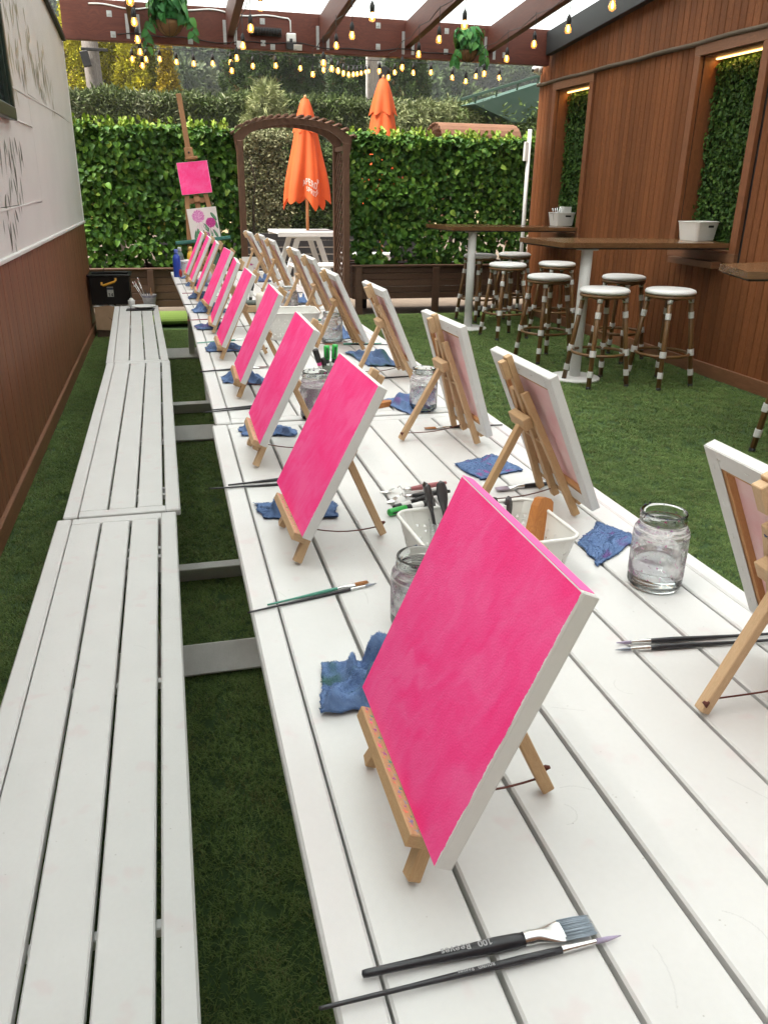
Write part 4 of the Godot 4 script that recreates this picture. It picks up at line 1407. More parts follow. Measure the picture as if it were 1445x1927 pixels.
func build_lights() -> void:
	var cols := [[-0.1, -0.08, "left end of the row, beside the large hanging basket"], [0.74, 0.82, "second from the left, below the rafter right of the large basket"], [1.5, 1.68, "in the middle of the roof"], [2.15, 2.52, "fourth from the left"], [2.95, 3.42, "right of the roof, near the timber wall"]]
	for c in cols:
		var bulbs := []
		var pts := []
		for k in 8:
			var z := -9.62 + k * 0.82
			var x: float = lerpf(c[1], c[0], k / 5.0)
			bulbs.append(Vector3(x, 2.66 + rng.randfn(0, 0.012), z))
			pts.append(Vector3(x, 2.86, z))
			if k < 7: pts.append(Vector3(lerpf(c[1], c[0], (k + 0.5) / 5.0), 2.83, z + 0.41))
		bulb_string("festoon string, " + c[2], pts, bulbs, 0.2, 1.08)
	# across below the beam
	var bl := []
	var pl := []
	for x in [-0.18, -0.04, 0.1, 0.27, 0.45, 0.65, 0.84, 1.08, 1.33, 1.6, 1.86, 2.5, 2.68, 2.9, 3.11, 3.37, 3.66, 3.95]:
		bl.append(Vector3(x, 2.755 + rng.randfn(0, 0.01), -9.95))
		pl.append(Vector3(x, 2.83, -9.95))
	bulb_string("festoon string of glowing bulbs along the back of the pergola beam", pl, bl, 0.075, 1.05)
	# drooping end that runs out to the pole
	var b2 := [Vector3(1.91, 2.85, -10.2), Vector3(2.1, 2.86, -10.7), Vector3(2.31, 2.92, -11.35), Vector3(2.53, 2.98, -12.07), Vector3(2.77, 3.06, -12.85), Vector3(3.02, 3.16, -13.66), Vector3(3.27, 3.27, -14.5), Vector3(3.54, 3.39, -15.38), Vector3(3.83, 3.52, -16.28), Vector3(4.11, 3.65, -17.2)]
	var p2 := [Vector3(1.86, 2.9, -9.97)]
	for p in b2: p2.append(p + Vector3(0, 0.08, 0))
	p2.append(Vector3(4.33, 3.82, -17.88))
	bulb_string("drooping festoon string behind the beam with closely spaced bulbs", p2, b2, 0.08, 1.3)

func planks_box(t: Node3D, x0: float, x1: float, y0: float, y1: float, z0: float, z1: float, rows: int) -> void:   # planter of horizontal planks; local coordinates
	var h := (y1 - y0) / rows
	for r in rows:
		var y := y0 + h * (r + 0.5)
		boxpart(t, "plank", Vector3((x0 + x1) / 2, y, z0), Vector3(x1 - x0, h - 0.006, 0.022), M.planter[r % 3], 0.004)
		boxpart(t, "plank", Vector3((x0 + x1) / 2, y, z1), Vector3(x1 - x0, h - 0.006, 0.022), M.planter[(r + 1) % 3], 0.004)
		for x in [x0, x1]:
			boxpart(t, "end_plank", Vector3(x, y, (z0 + z1) / 2), Vector3(0.022, h - 0.006, absf(z1 - z0) - 0.024), M.planter[(r + 2) % 3], 0.004)
	boxpart(t, "soil", Vector3((x0 + x1) / 2, y1 - 0.06, (z0 + z1) / 2), Vector3(x1 - x0 - 0.03, 0.06, absf(z1 - z0) - 0.03), M.soil, 0.0)
	boxpart(t, "floor", Vector3((x0 + x1) / 2, y0 + 0.012, (z0 + z1) / 2), Vector3(x1 - x0 - 0.03, 0.02, absf(z1 - z0) - 0.03), M.planter[1], 0.0)
	for z in [z0 + 0.01, z1 - 0.01]:
		boxpart(t, "cap_rail", Vector3((x0 + x1) / 2, y1 + 0.012, z), Vector3(x1 - x0 + 0.05, 0.022, 0.07), M.planter[2], 0.004)

func build_hedges() -> void:
	var a := thing("planter_box", "long dark brown plank planter below the hedge behind the bench end", "planter", Vector3(-1.2, 0, -10.1))
	planks_box(a, 0.0, 2.1, 0.14, 0.57, -0.02, -0.68, 5)
	for x in [0.06, 1.0, 2.04]: boxpart(a, "post", Vector3(x, 0.29, 0.012), Vector3(0.07, 0.57, 0.03), M.planter[1], 0.004)
	var b := thing("planter_box", "long dark brown plank planter below the hedge right of the arch", "planter", Vector3(2.24, 0, -10.1))
	planks_box(b, 0.0, 2.5, 0.19, 0.585, -0.02, -0.68, 5)
	for x in [0.06, 1.07, 2.1]:
		boxpart(b, "post", Vector3(x, 0.29, 0.012), Vector3(0.09, 0.58, 0.03), M.planter[0], 0.004)
		boxpart(b, "back_post", Vector3(x + 0.2, 0.14, -0.6), Vector3(0.09, 0.28, 0.05), M.black_soft, 0.004)
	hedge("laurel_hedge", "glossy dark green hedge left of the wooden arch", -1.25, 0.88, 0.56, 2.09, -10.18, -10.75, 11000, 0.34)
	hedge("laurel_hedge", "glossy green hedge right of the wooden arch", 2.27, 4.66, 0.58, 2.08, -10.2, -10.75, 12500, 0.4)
	# arch
	var t := thing("garden_arch", "dark brown wooden garden arch with lattice sides between the hedges", "arch", Vector3(1.53, 0, -10.12))
	for z in [0.0, -0.62]:
		for x in [-0.62, 0.62]:
			boxpart(t, "post", Vector3(x, 0.99, z), Vector3(0.075, 1.98, 0.06), M.arch, 0.005)
		# curved head with brackets
		var pl := PackedVector2Array()
		for k in 25:
			var f := k / 24.0 * 2.0 - 1.0
			pl.append(Vector2(f * 0.69, 1.985 + 0.27 * sqrt(maxf(0.0, 1.0 - f * f * 0.92)) - 0.03))
		for k in range(24, -1, -1):
			var f := k / 24.0 * 2.0 - 1.0
			pl.append(Vector2(f * 0.655, 1.9 + 0.265 * sqrt(maxf(0.0, 1.0 - f * f * 0.97)) - 0.12 * pow(absf(f), 8.0)))
		part(t, "arched_head", plate(pl, 0.04), M.arch, Transform3D(Basis.IDENTITY, Vector3(0, 0, z - 0.02)))
	for k in 17:
		var f := (k / 16.0 * 2.0 - 1.0)
		var x := f * 0.7
		var y := 1.985 + 0.27 * sqrt(maxf(0.0, 1.0 - f * f * 0.92)) - 0.005
		part(t, "top_slat", box(Vector3(0.045, 0.028, 0.86), 0.004), M.arch, Transform3D(Basis(Vector3(0, 0, 1), -f * 0.55), Vector3(x, y, -0.31)))
	for s in [-1, 1]:
		var x: float = s * 0.62
		for y in [0.2, 1.93]: boxpart(t, "side_rail", Vector3(x, y, -0.31), Vector3(0.04, 0.05, 0.56), M.arch, 0.003)
		for d in [-1, 1]:
			for k in 14:
				var y0 := 0.22 + k * 0.135 - 0.26
				var ya := clampf(y0, 0.22, 1.9)
				var yb := clampf(y0 + 0.56, 0.22, 1.9)
				if yb - ya < 0.1: continue
				var za := -0.03 - 0.56 * ((ya - y0) / 0.56)
				var zb := -0.03 - 0.56 * ((yb - y0) / 0.56)
				if d < 0:
					za = -0.62 - za
					zb = -0.62 - zb
				bar(t, "lattice_slat", Vector3(x + d * 0.006, ya, za), Vector3(x + d * 0.006, yb, zb), 0.011, 0.028, M.arch, Vector3(0, 0, 1), 0.002)

func closed_umbrella(label: String, at: Vector3, h: float, y0: float, rmax: float, turn: float, ground: float, words: bool) -> void:
	var t := thing("closed_umbrella", label, "umbrella", at, turn, "closed orange market umbrellas")
	part(t, "pole", tube([Vector3(0, ground, 0), Vector3(0, h * 0.6, 0), Vector3(0, h - 0.04, 0)], 0.024, 12), M.orange_wood)
	part(t, "finial", lathe([Vector2(0, -.03), Vector2(.02, -.02), Vector2(.024, .02), Vector2(.012, .05), Vector2(0, .055)], 12), M.orange_wood, Transform3D(Basis.IDENTITY, Vector3(0, h, 0)))
	var skin := func(u: float, v: float, off: float) -> Vector3:   # v: 0 at the hem, 1 at the top
		var a := u * TAU
		var fold := 0.5 + 0.5 * cos(a * 6.0)
		var deep := lerpf(0.3, 0.12, v)
		var r := (rmax * pow(1.0 - v, 0.72) * (1.0 + 0.06 * sin(v * 7.0)) + 0.05) * (1.0 - deep * pow(fold, 1.6)) + off
		r *= 1.0 + 0.06 * sin(a * 2.0 + 1.0)
		var y := lerpf(y0, h - 0.02, v) - (1.0 - v) * 0.16 * (1.0 - pow(fold, 0.7)) * (1.0 + 0.3 * sin(a * 3.0))
		var tw := a + v * 0.35
		return Vector3(cos(tw) * r, y, -sin(tw) * r)
	var st := begin(true)
	add_sheet(st, 120, 26, func(u: float, v: float) -> Vector3: return skin.call(u, v, 0.0))
	part(t, "canopy", done(st), M.orange)
	# vent cap
	var sc := begin(true)
	add_sheet(sc, 96, 8, func(u: float, v: float) -> Vector3:
		var a := u * TAU
		var fold := 0.5 + 0.5 * cos(a * 6.0)
		var r := (0.05 + (rmax * 0.47) * pow(1.0 - v, 0.8)) * (1.0 - 0.25 * (1.0 - v) * fold)
		return Vector3(cos(a + 0.2) * r, lerpf(h - 0.42, h, v) - (1.0 - v) * 0.05 * (1.0 - fold), -sin(a + 0.2) * r))
	part(t, "vent_cap", done(sc), M.orange)
	if words:
		# white print following the cloth
		var sw := begin()
		for line in [["APEROL", 0.15, 0.0], ["SPRITZ", 0.11, -0.13]]:
			var tm := text_mesh(line[0], line[1], 0.0)
			var arr := tm.surface_get_arrays(0)
			var vs: PackedVector3Array = arr[Mesh.ARRAY_VERTEX]
			var ix = arr[Mesh.ARRAY_INDEX]
			var ids := []
			if ix != null and ix.size() > 0:
				for q in ix: ids.append(q)
			else:
				for q in vs.size(): ids.append(q)
			for q in range(0, ids.size(), 3):
				var pp := []
				for e in 3:
					var w: Vector3 = vs[ids[q + e]]
					var x: float = w.x * 0.72
					var y: float = w.y + line[2]
					var ru := 0.715 + (x * 0.9 - y * 0.2) * 0.36
					var rv: float = 0.2 + (y * 0.85 + x * 0.5) * 0.62
					pp.append(skin.call(ru, rv, 0.006))
				tri(sw, pp[0], pp[2], pp[1])
				tri(sw, pp[0], pp[1], pp[2])
		part(t, "lettering", done(sw), mat(lin(.85, .8, .76), 0.6))

func white_leg_table(label: String, at: Vector3, turn: float, w: float, d: float, h: float) -> void:
	var t := thing("terrace_table", label, "table", at, turn)
	for k in 5:
		boxpart(t, "slat", Vector3(0, h - 0.018 - 0.0004 * (k % 2), (k - 2) * d / 5), Vector3(w, 0.035, d / 5 - 0.006), M.white_v, 0.004)
	boxpart(t, "edge_rail", Vector3(0, h - 0.055, d / 2 - 0.02), Vector3(w - 0.02, 0.035, 0.035), M.white_v, 0.003)
	boxpart(t, "edge_rail", Vector3(0, h - 0.055, -d / 2 + 0.02), Vector3(w - 0.02, 0.035, 0.035), M.white_v, 0.003)
	for z in [-d / 2 + 0.12, d / 2 - 0.12]:
		boxpart(t, "head_rail", Vector3(0, h - 0.105, z), Vector3(w * 0.38, 0.06, 0.07), M.white_v, 0.004)
		for s in [-1, 1]:
			bar(t, "leg", Vector3(s * w * 0.42, 0.0, z), Vector3(s * w * 0.17, h - 0.12, z), 0.075, 0.068, M.white_v, Vector3(0, 0, 1), 0.005)
	boxpart(t, "stretcher", Vector3(0, 0.06, 0), Vector3(0.06, 0.06, d * 0.6), M.white_v, 0.003)

func terrace_bench(label: String, at: Vector3, turn: float, w: float, d: float) -> void:
	var t := thing("terrace_bench", label, "bench", at, turn, "white slatted benches on the terrace")
	for k in 4:
		boxpart(t, "slat", Vector3(0, 0.435, (k - 1.5) * d / 4), Vector3(w, 0.028, d / 4 - 0.008), M.white_v, 0.004)
	for x in [-w / 2 + 0.1, w / 2 - 0.1]:
		for z in [-d / 2 + 0.04, d / 2 - 0.04]:
			boxpart(t, "leg", Vector3(x, 0.21, z), Vector3(0.05, 0.42, 0.05), M.white_v, 0.004)

func build_beyond() -> void:
	white_leg_table("white slatted table on splayed legs behind the arch, under the umbrella", Vector3(2.13, 0, -13.3), 0.05, 0.98, 0.9, 0.86)
	terrace_bench("white slatted bench in front of the splayed-leg table behind the arch", Vector3(2.3, 0, -12.1), 0.03, 1.1, 0.5)
	terrace_bench("white slatted bench seen below the hedge right of the arch", Vector3(3.7, 0, -12.4), 0.0, 1.4, 0.4)
	terrace_bench("white slatted bench beyond the arch, right of the splayed-leg table", Vector3(3.35, 0, -14.2), -0.1, 1.0, 0.4)
	closed_umbrella("closed orange umbrella behind the arch, with white lettering near its hem", Vector3(2.2, 0, -13.3), 2.72, 1.36, 0.325, 0.2, 0.86, true)
	closed_umbrella("closed orange umbrella rising behind the hedge right of the arch", Vector3(3.15, 0, -12.3), 2.92, 1.4, 0.33, 1.1, 0.02, false)
	# dark planter and low wall seen through the arch
	var d := thing("planter_box", "black slatted planter on the terrace seen through the arch", "planter", Vector3(2.2, 0, -14.9))
	for k in 6: boxpart(d, "plank", Vector3(0, 0.08 + k * 0.12, 0), Vector3(4.6, 0.112, 0.03), M.black_soft, 0.004)
	boxpart(d, "soil", Vector3(0, 0.68, -0.35), Vector3(4.5, 0.05, 0.62), M.soil, 0.0)
	for x in [-2.28, 2.28]: boxpart(d, "end_plank", Vector3(x, 0.38, -0.35), Vector3(0.03, 0.72, 0.66), M.black_soft, 0.004)
	for q in [[-0.9, "low white planter panel behind the hedge at the left"], [1.2, "low white planter panel behind the hedge near the arch"]]:
		pass
	# variegated bush behind the arch
	var cm := clump_mesh(201, 16, 0.075, 0.05, 0.026)
	var bt := thing("pittosporum_bush", "tall pale grey-green bush filling the left of the arch", "bush", Vector3(1.75, 0.68, -15.35))
	part(bt, "stem", tube([Vector3(0, 0, 0), Vector3(0.03, 0.5, 0), Vector3(-0.02, 1.2, 0)], [.03, .024, .01], 6), M.bark)
	var nb := noise(210, 1.4, 3)
	bush(bt, "foliage", cm, 5200, func():
		var p := Vector3(rng.randf_range(-.62, .55), rng.randf_range(-0.02, 1.66), rng.randf_range(-.35, .3))
		var r := Vector2(p.x / 0.58, p.z / 0.36).length()
		if r > 1.0 + 0.3 * nb.get_noise_3dv(p * 1.4): return null
		return p, Color(.085, .1, .042), Color(.3, .3, .17))
	var bt2 := thing("pittosporum_bush", "darker green bush behind the orange umbrella in the arch", "bush", Vector3(2.85, 0.68, -15.4))
	part(bt2, "stem", tube([Vector3(0, 0, 0), Vector3(-0.03, 0.5, 0), Vector3(0.02, 1.2, 0)], [.03, .024, .01], 6), M.bark)
	bush(bt2, "foliage", cm, 6500, func():
		var p := Vector3(rng.randf_range(-.75, 1.5), rng.randf_range(-0.02, 1.7), rng.randf_range(-.35, .3))
		if p.z < -0.1 and rng.randf() < 0.5: return null
		if p.y > 1.5 + 0.3 * nb.get_noise_2d(p.x * 2.0, 4.0): return null
		return p, Color(.03, .055, .016), Color(.09, .13, .04))
	# long clipped hedge farther back, several kinds of growth
	var hd := thing("clipped_hedge", "long grey-green clipped hedge above and behind the front hedges", "hedge", Vector3(3.5, 0, -17.0))
	for k in 12: part(hd, "stem", tube([Vector3(-5.5 + k, 0, -0.5), Vector3(-5.4 + k, 1.2, -0.45), Vector3(-5.5 + k, 2.6, -0.5)], [.05, .035, .015], 6), M.bark)
	var cm2 := clump_mesh(202, 18, 0.1, 0.085, 0.022, 0.35)
	var nh := noise(211, 0.7, 3)
	for pass_ in 3:
		var ca: Color = [Color(.06, .085, .032), Color(.13, .155, .085), Color(.045, .075, .02)][pass_]
		var cb: Color = [Color(.14, .18, .07), Color(.26, .28, .17), Color(.12, .17, .045)][pass_]
		bush(hd, "foliage", cm2, [11000, 6000, 5000][pass_], func():
			var x := rng.randf_range(-6.2, 5.6)
			var kind := nh.get_noise_2d(x * 0.9, 2.0)
			var want := 1 if kind > 0.22 else (2 if kind < -0.2 else 0)
			if want != pass_ and rng.randf() < 0.85: return null
			var top := 2.98 + 0.09 * nh.get_noise_2d(x * 2.0, 7.0) - 0.2 * smoothstep(3.6, 5.2, x)
			var front := rng.randf() < 0.6
			var y := top - absf(rng.randfn(0, 0.03))
			var z := -rng.randf() * 0.9
			if front:
				y = top - pow(rng.randf(), 1.4) * 1.9
				z = 0.06 * nh.get_noise_2d(x * 3.0, y * 3.0) - absf(rng.randfn(0, 0.1))
			return Vector3(x, y, z), ca, cb)
	var gr := thing("feathery_bush", "pale feathery bush rising above the clipped hedge left of the umbrella", "bush", Vector3(2.05, 2.2, -16.75))
	part(gr, "stem", tube([Vector3(0, -2.2, 0), Vector3(0, -1, 0), Vector3(0, 0.3, 0)], [.04, .03, .01], 6), M.bark)
	var cm3 := clump_mesh(203, 16, 0.07, 0.13, 0.012, 1.6)
	bush(gr, "foliage", cm3, 1300, func():
		var p := Vector3(rng.randfn(0, 0.26), rng.randf_range(0.1, 1.0), rng.randfn(0, 0.2))
		if absf(p.x) > 0.55 * (1.25 - p.y): return null
		return p, Color(.17, .2, .09), Color(.34, .36, .17), 0.8, 1.3)
	for q in [[5.3, "pale olive bush in the clipped hedge right of the second umbrella", 0.5], [6.7, "green rounded bush at the right end of the clipped hedge", 0.42]]:
		var s := thing("rounded_bush", q[1], "bush", Vector3(q[0], 2.25, -16.7))
		part(s, "stem", tube([Vector3(0, -2.25, 0), Vector3(0, -1, 0), Vector3(0, 0.3, 0)], [.04, .03, .01], 6), M.bark)
		bush(s, "foliage", cm2, 900, func():
			var p := Vector3(rng.randfn(0, q[2]), rng.randfn(0.3, 0.3), rng.randfn(0, 0.25))
			if p.y > 0.78: return null
			return p, Color(.1, .13, .05) if q[0] < 6 else Color(.055, .09, .025), Color(.24, .26, .12) if q[0] < 6 else Color(.13, .19, .05))
	# golden conifers
	var fan := clump_mesh(204, 34, 0.1, 0.07, 0.03, 0.7)
	var conifer := func(called: String, label: String, at: Vector3, r: float, h: float, n: int, ca: Color, cb: Color, seed_: int) -> void:
		var t := thing(called, label, "tree", at, 0, "")
		part(t, "trunk", tube([Vector3(0, 0, 0), Vector3(0.02, h * 0.4, 0), Vector3(0, h * 0.9, 0)], [r * 0.13, r * 0.09, 0.02], 8), M.bark)
		var nn := noise(seed_, 1.5, 3)
		var xfs := []
		var cols := []
		for k in n:
			var f := rng.randf()
			var a := rng.randf() * TAU
			var y := h * (0.06 + 0.94 * f)
			var prof := minf(1.0, (1.0 - f) * 2.6) * (0.75 + 0.25 * sin(minf(f * 3.0, 1.57)))
			var lump := nn.get_noise_3d(cos(a) * 2.2, y * 1.5, sin(a) * 2.2)
			var rad := r * prof * (0.86 + 0.5 * lump) - absf(rng.randfn(0, 0.05))
			if lump < -0.34: rad *= 0.8
			var p := Vector3(cos(a) * rad, y, sin(a) * rad)
			var b := Basis(Vector3.UP, rng.randf() * TAU) * Basis(Vector3(1, 0, 0), rng.randfn(0, 0.3))
			xfs.append(Transform3D(b.scaled(Vector3.ONE * rng.randf_range(0.7, 1.2)), p))
			var c := ca.lerp(cb, rng.randf())
			if rng.randf() < 0.09: c = Color(.11, .07, .03)
			cols.append(c * rng.randf_range(0.75, 1.2))
		scatter(t, "crown", fan, M.leaf_matt, xfs, cols)
	var ya := Color(.3, .3, .02)
	var yb := Color(.56, .5, .035)
	conifer.call("golden_conifer", "golden conifer at the far left behind the leaning pole", Vector3(-1.75, 0, -24), 0.55, 6.4, 3800, ya, yb, 31)
	conifer.call("golden_conifer", "golden conifer between the leaning pole and the next conifer", Vector3(-1.05, 0, -24.6), 0.44, 6.0, 2900, ya * 0.8, yb * 0.85, 32)
	conifer.call("golden_conifer", "broad golden conifer above the left hedge, middle of the group", Vector3(-0.5, 0, -24.2), 0.53, 5.6, 3800, ya, yb, 33)
	conifer.call("golden_conifer", "greener golden conifer standing just right of the broad one", Vector3(-0.02, 0, -24.9), 0.3, 5.0, 1400, Color(.1, .12, .012), Color(.26, .26, .03), 35)
	conifer.call("golden_conifer", "golden conifer with brown patches behind the tall easel mast", Vector3(0.4, 0, -24.0), 0.42, 4.75, 3000, Color(.17, .14, .012), Color(.5, .37, .03), 34)
	var da := Color(.02, .042, .012)
	var db := Color(.075, .12, .03)
	conifer.call("dark_cypress", "wide dark green cypress left of the orange umbrellas", Vector3(3.0, 0, -26), 1.0, 7.4, 4200, da, db, 41)
	conifer.call("dark_cypress", "dark green cypress joined to the right side of the wide one", Vector3(4.15, 0, -26.6), 0.85, 7.0, 3200, da, db, 42)
	conifer.call("dark_cypress", "narrow green cypress just left of the grey pole", Vector3(5.6, 0, -26), 0.62, 6.9, 2600, da * 1.2, db * 1.2, 43)
	conifer.call("dark_cypress", "dark green cypress right of the second umbrella top", Vector3(7.35, 0, -26), 0.72, 7.0, 2800, da, db, 44)
	# poles
	var p1 := thing("wooden_pole", "weathered wooden utility pole leaning among the golden conifers", "pole", Vector3(-1.02, 0, -19))
	part(p1, "shaft", tube([Vector3(0.02, 0, 0), Vector3(-0.09, 3.1, 0), Vector3(-0.16, 6.5, 0)], [.19, .165, .14], 14), M.pole)
	boxpart(p1, "lamp_arm", Vector3(-0.02, 3.93, 0.24), Vector3(0.5, 0.05, 0.06), M.black_soft, 0.004)
	part(p1, "lamp_case", box(Vector3(0.15, 0.27, 0.12), 0.008), M.black_soft, Transform3D(Basis(Vector3(0, 0, 1), 0.2), Vector3(-0.2, 3.76, 0.24)))
	var p2 := thing("grey_pole", "grey timber pole behind the second umbrella with a small dark box", "pole", Vector3(4.38, 0, -18))
	boxpart(p2, "shaft", Vector3(0, 2.6, 0), Vector3(0.24, 5.2, 0.2), M.pole, 0.01)
	boxpart(p2, "speaker_box", Vector3(0.21, 3.66, 0.06), Vector3(0.14, 0.26, 0.14), M.black_soft, 0.006)
	boxpart(p2, "bracket", Vector3(0.12, 3.85, 0.08), Vector3(0.1, 0.05, 0.05), M.zinc, 0.003)
	boxpart(p2, "conduit", Vector3(-0.135, 2.6, 0.05), Vector3(0.03, 5.2, 0.03), M.plastic_white, 0.004)
	# green canopy roof at the right
	var gc := thing("green_canopy", "dark green canopy roof with stepped curved panels beyond the hedge", "canopy", Vector3(6.4, 0, -16.2))
	var gm := mat(lin(.035, .085, .06), 0.5)
	gm.cull_mode = BaseMaterial3D.CULL_DISABLED
	bar(gc, "roof_rail", Vector3(-0.75, 3.08, 0.1), Vector3(1.6, 3.78, 0.1), 0.05, 0.06, gm, Vector3(0, 0, 1), 0.004)
	for k in 5:
		var x := -0.65 + k * 0.42
		var y := 3.06 + k * 0.125
		var pl := PackedVector2Array([Vector2(0, 0), Vector2(0.95, -0.27), Vector2(1.25, -0.26), Vector2(1.3, 0.0), Vector2(0.75, 0.09), Vector2(0.35, 0.1)])
		part(gc, "roof_panel", plate(pl, 0.5), gm, Transform3D(Basis(Vector3(0, 1, 0), 0.25), Vector3(x, y - 0.06, -0.25 - 0.3 * k)))
		bar(gc, "strut", Vector3(x + 0.2, y - 0.02, 0.05), Vector3(x + 0.2, y + 0.1, 0.1), 0.03, 0.03, gm)
	for x in [-0.3, 1.9]: boxpart(gc, "post", Vector3(x, 1.4, -0.6), Vector3(0.08, 2.8, 0.08), gm, 0.005)
	# barrel-roofed trellis
	var tr := thing("barrel_trellis", "brown slatted barrel roof of a small arbour behind the right hedge", "arbour", Vector3(4.85, 0, -13.2))
	var tw := tmat(grain(63, lin(.11, .048, .022), lin(.21, .1, .05), 128, 20.0, 0.05, true), 2.0, 0.7)
	for x in [-0.56, 0.56]:
		var rp := PackedVector2Array()
		for k in 15: rp.append(Vector2(cos(PI * k / 14.0) * 0.42, 2.2 + 0.23 * sin(PI * k / 14.0)))
		for k in range(14, -1, -1): rp.append(Vector2(cos(PI * k / 14.0) * 0.35, 2.2 + 0.17 * sin(PI * k / 14.0)))
		part(tr, "arched_rib", plate(rp, 0.04), tw, Transform3D(Basis(Vector3(0, 0, 1), Vector3(0, 1, 0), Vector3(-1, 0, 0)), Vector3(x, 0, 0)))
		for z in [-0.38, 0.38]: boxpart(tr, "post", Vector3(x, 1.1, z), Vector3(0.06, 2.2, 0.06), tw, 0.004)
	for k in 11:
		var a := PI * (k + 0.5) / 11.0
		part(tr, "roof_slat", box(Vector3(1.3, 0.02, 0.07), 0.003), tw, Transform3D(Basis(Vector3(1, 0, 0), PI / 2 - a), Vector3(0, 2.21 + 0.24 * sin(a), cos(a) * 0.43)))

func hill_y(x: float, z: float) -> float:
	var d := -z
	var n: FastNoiseLite = M.hilln
	var rise := smoothstep(45.0, 175.0, d)
	return (27.0 + 5.0 * n.get_noise_2d(x * 0.35, 3.0)) * rise * (1.0 + 0.1 * n.get_noise_2d(x, z)) - 0.6 * (1.0 - rise)

func build_hillside() -> void:
	M.hilln = noise(400, 0.02, 3)
	var st := begin(true)
	add_sheet(st, 70, 34, func(u: float, v: float) -> Vector3:
		var x := lerpf(-130, 230, u)
		var z := lerpf(-40, -230, v)
		return Vector3(x, hill_y(x, z), z), false)
	struct("hillside", done(st), M.hill)
	# tree crowns made of many leaf clumps: prototypes, then copies
	var cm := clump_mesh(205, 30, 0.5, 0.3, 0.14)
	var protos := []
	var r := RandomNumberGenerator.new()
	r.seed = 88
	var kinds := [["hill_tree", "dark green tree in the woods on the far hillside", Color(.028, .05, .018), Color(.07, .105, .035)], ["hill_tree", "grey-green tree in the woods on the far hillside", Color(.06, .08, .042), Color(.12, .15, .075)], ["hill_tree", "olive-yellow tree in the woods on the far hillside", Color(.09, .085, .02), Color(.19, .17, .045)]]
	var spots := []
	for k in 120:
		var z := -r.randf_range(60.0, 165.0)
		var x := r.randf_range(-0.14, 0.47) * -z
		# the dry grass slope at the right stays open
		if x / -z > 0.385 and z < -105.0: continue
		spots.append([x, z])
	for k in kinds.size():
		var t := thing(kinds[k][0], kinds[k][1], "tree", Vector3.ZERO, 0, ["dark trees on the hillside", "grey-green trees on the hillside", "olive-yellow trees on the hillside"][k])
		part(t, "trunk", tube([Vector3(0, -1.5, 0), Vector3(0.1, 1.5, 0), Vector3(0, 4.0, 0)], [.3, .22, .08], 7), M.bark)
		var xfs := []
		var cols := []
		var lobes := []
		for j in 7: lobes.append([Vector3(r.randfn(0, 1.5), r.randf_range(2.2, 5.0), r.randfn(0, 1.5)), r.randf_range(1.1, 1.9)])
		for j in 640:
			var l = lobes[j % 7]
			var d := Vector3(r.randfn(), r.randfn(), r.randfn()).normalized()
			var p: Vector3 = l[0] + d * l[1] * pow(r.randf(), 0.35)
			xfs.append(Transform3D(Basis.from_euler(Vector3(r.randf() * TAU, r.randf() * TAU, 0)).scaled(Vector3.ONE * r.randf_range(0.8, 1.4)), p))
			cols.append(kinds[k][2].lerp(kinds[k][3], r.randf()))
		scatter(t, "crown", cm, M.leaf_matt, xfs, cols)
		protos.append(t)
	var first := [true, true, true]
	for k in spots.size():
		var s = spots[k]
		var kind := 0
		var q := r.randf()
		if q > 0.5: kind = 1
		if q > 0.93: kind = 2
		if s[0] > 1.5 and s[0] < 9.0 and s[1] < -80: kind = maxi(0, kind - 1)
		var o: Node3D = protos[kind]
		if not first[kind]: o = copy_of(protos[kind], kinds[kind][1])
		first[kind] = false
		o.position = Vector3(s[0], hill_y(s[0], s[1]) - 0.4, s[1])
		o.rotation.y = r.randf() * TAU
		var sc := r.randf_range(0.85, 1.5)
		o.scale = Vector3(sc, sc * r.randf_range(0.85, 1.25), sc)
	# house on the hill
	var hz := -104.0
	var h := thing("hillside_house", "pale flat-roofed two-storey house among the trees on the hillside", "house", Vector3(3.6, 11.4, hz))
	var up := mat(lin(.5, .53, .48), 0.7)
	var gw := mat(lin(.2, .21, .23), 0.7)
	boxpart(h, "upper_storey", Vector3(0.4, 2.1, 0), Vector3(3.2, 1.5, 4), up, 0.02)
	boxpart(h, "lower_storey", Vector3(0.1, 0.3, 0.6), Vector3(4.6, 2.0, 4), gw, 0.02)
	boxpart(h, "roof", Vector3(0.4, 2.92, 0.1), Vector3(3.6, 0.14, 4.4), mat(lin(.55, .57, .54), 0.6), 0.02)
	boxpart(h, "side_wing", Vector3(-1.9, 2.0, 0.2), Vector3(1.0, 0.9, 3), mat(lin(.6, .56, .52), 0.7), 0.02)
	for k in 4:
		var w := boxpart(h, "window", Vector3(-1.4 + k * 0.95, 0.5, 2.62), Vector3(0.7, 0.9, 0.06), mat(lin(.6, .62, .62), 0.4), 0.01)
		boxpart(w, "pane", Vector3(0, 0, 0.03), Vector3(0.56, 0.76, 0.03), mat(lin(.12, .16, .19), 0.1), 0.005)
	for k in 3:
		var w := boxpart(h, "window", Vector3(-0.6 + k * 0.95, 2.15, 2.02), Vector3(0.6, 0.7, 0.06), mat(lin(.6, .62, .6), 0.4), 0.01)
		boxpart(w, "pane", Vector3(0, 0, 0.03), Vector3(0.48, 0.58, 0.03), mat(lin(.12, .17, .18), 0.1), 0.005)

func build_tables() -> void:
	picnic_table("white picnic table with bench nearest the camera", -2.665, 0.0, 0.0)
	picnic_table("white picnic table with bench, middle of the three", -5.315, 0.006, 0.0035)
	picnic_table("white picnic table with bench farthest from the camera, before the hedge", -7.955, -0.076, 0.029)

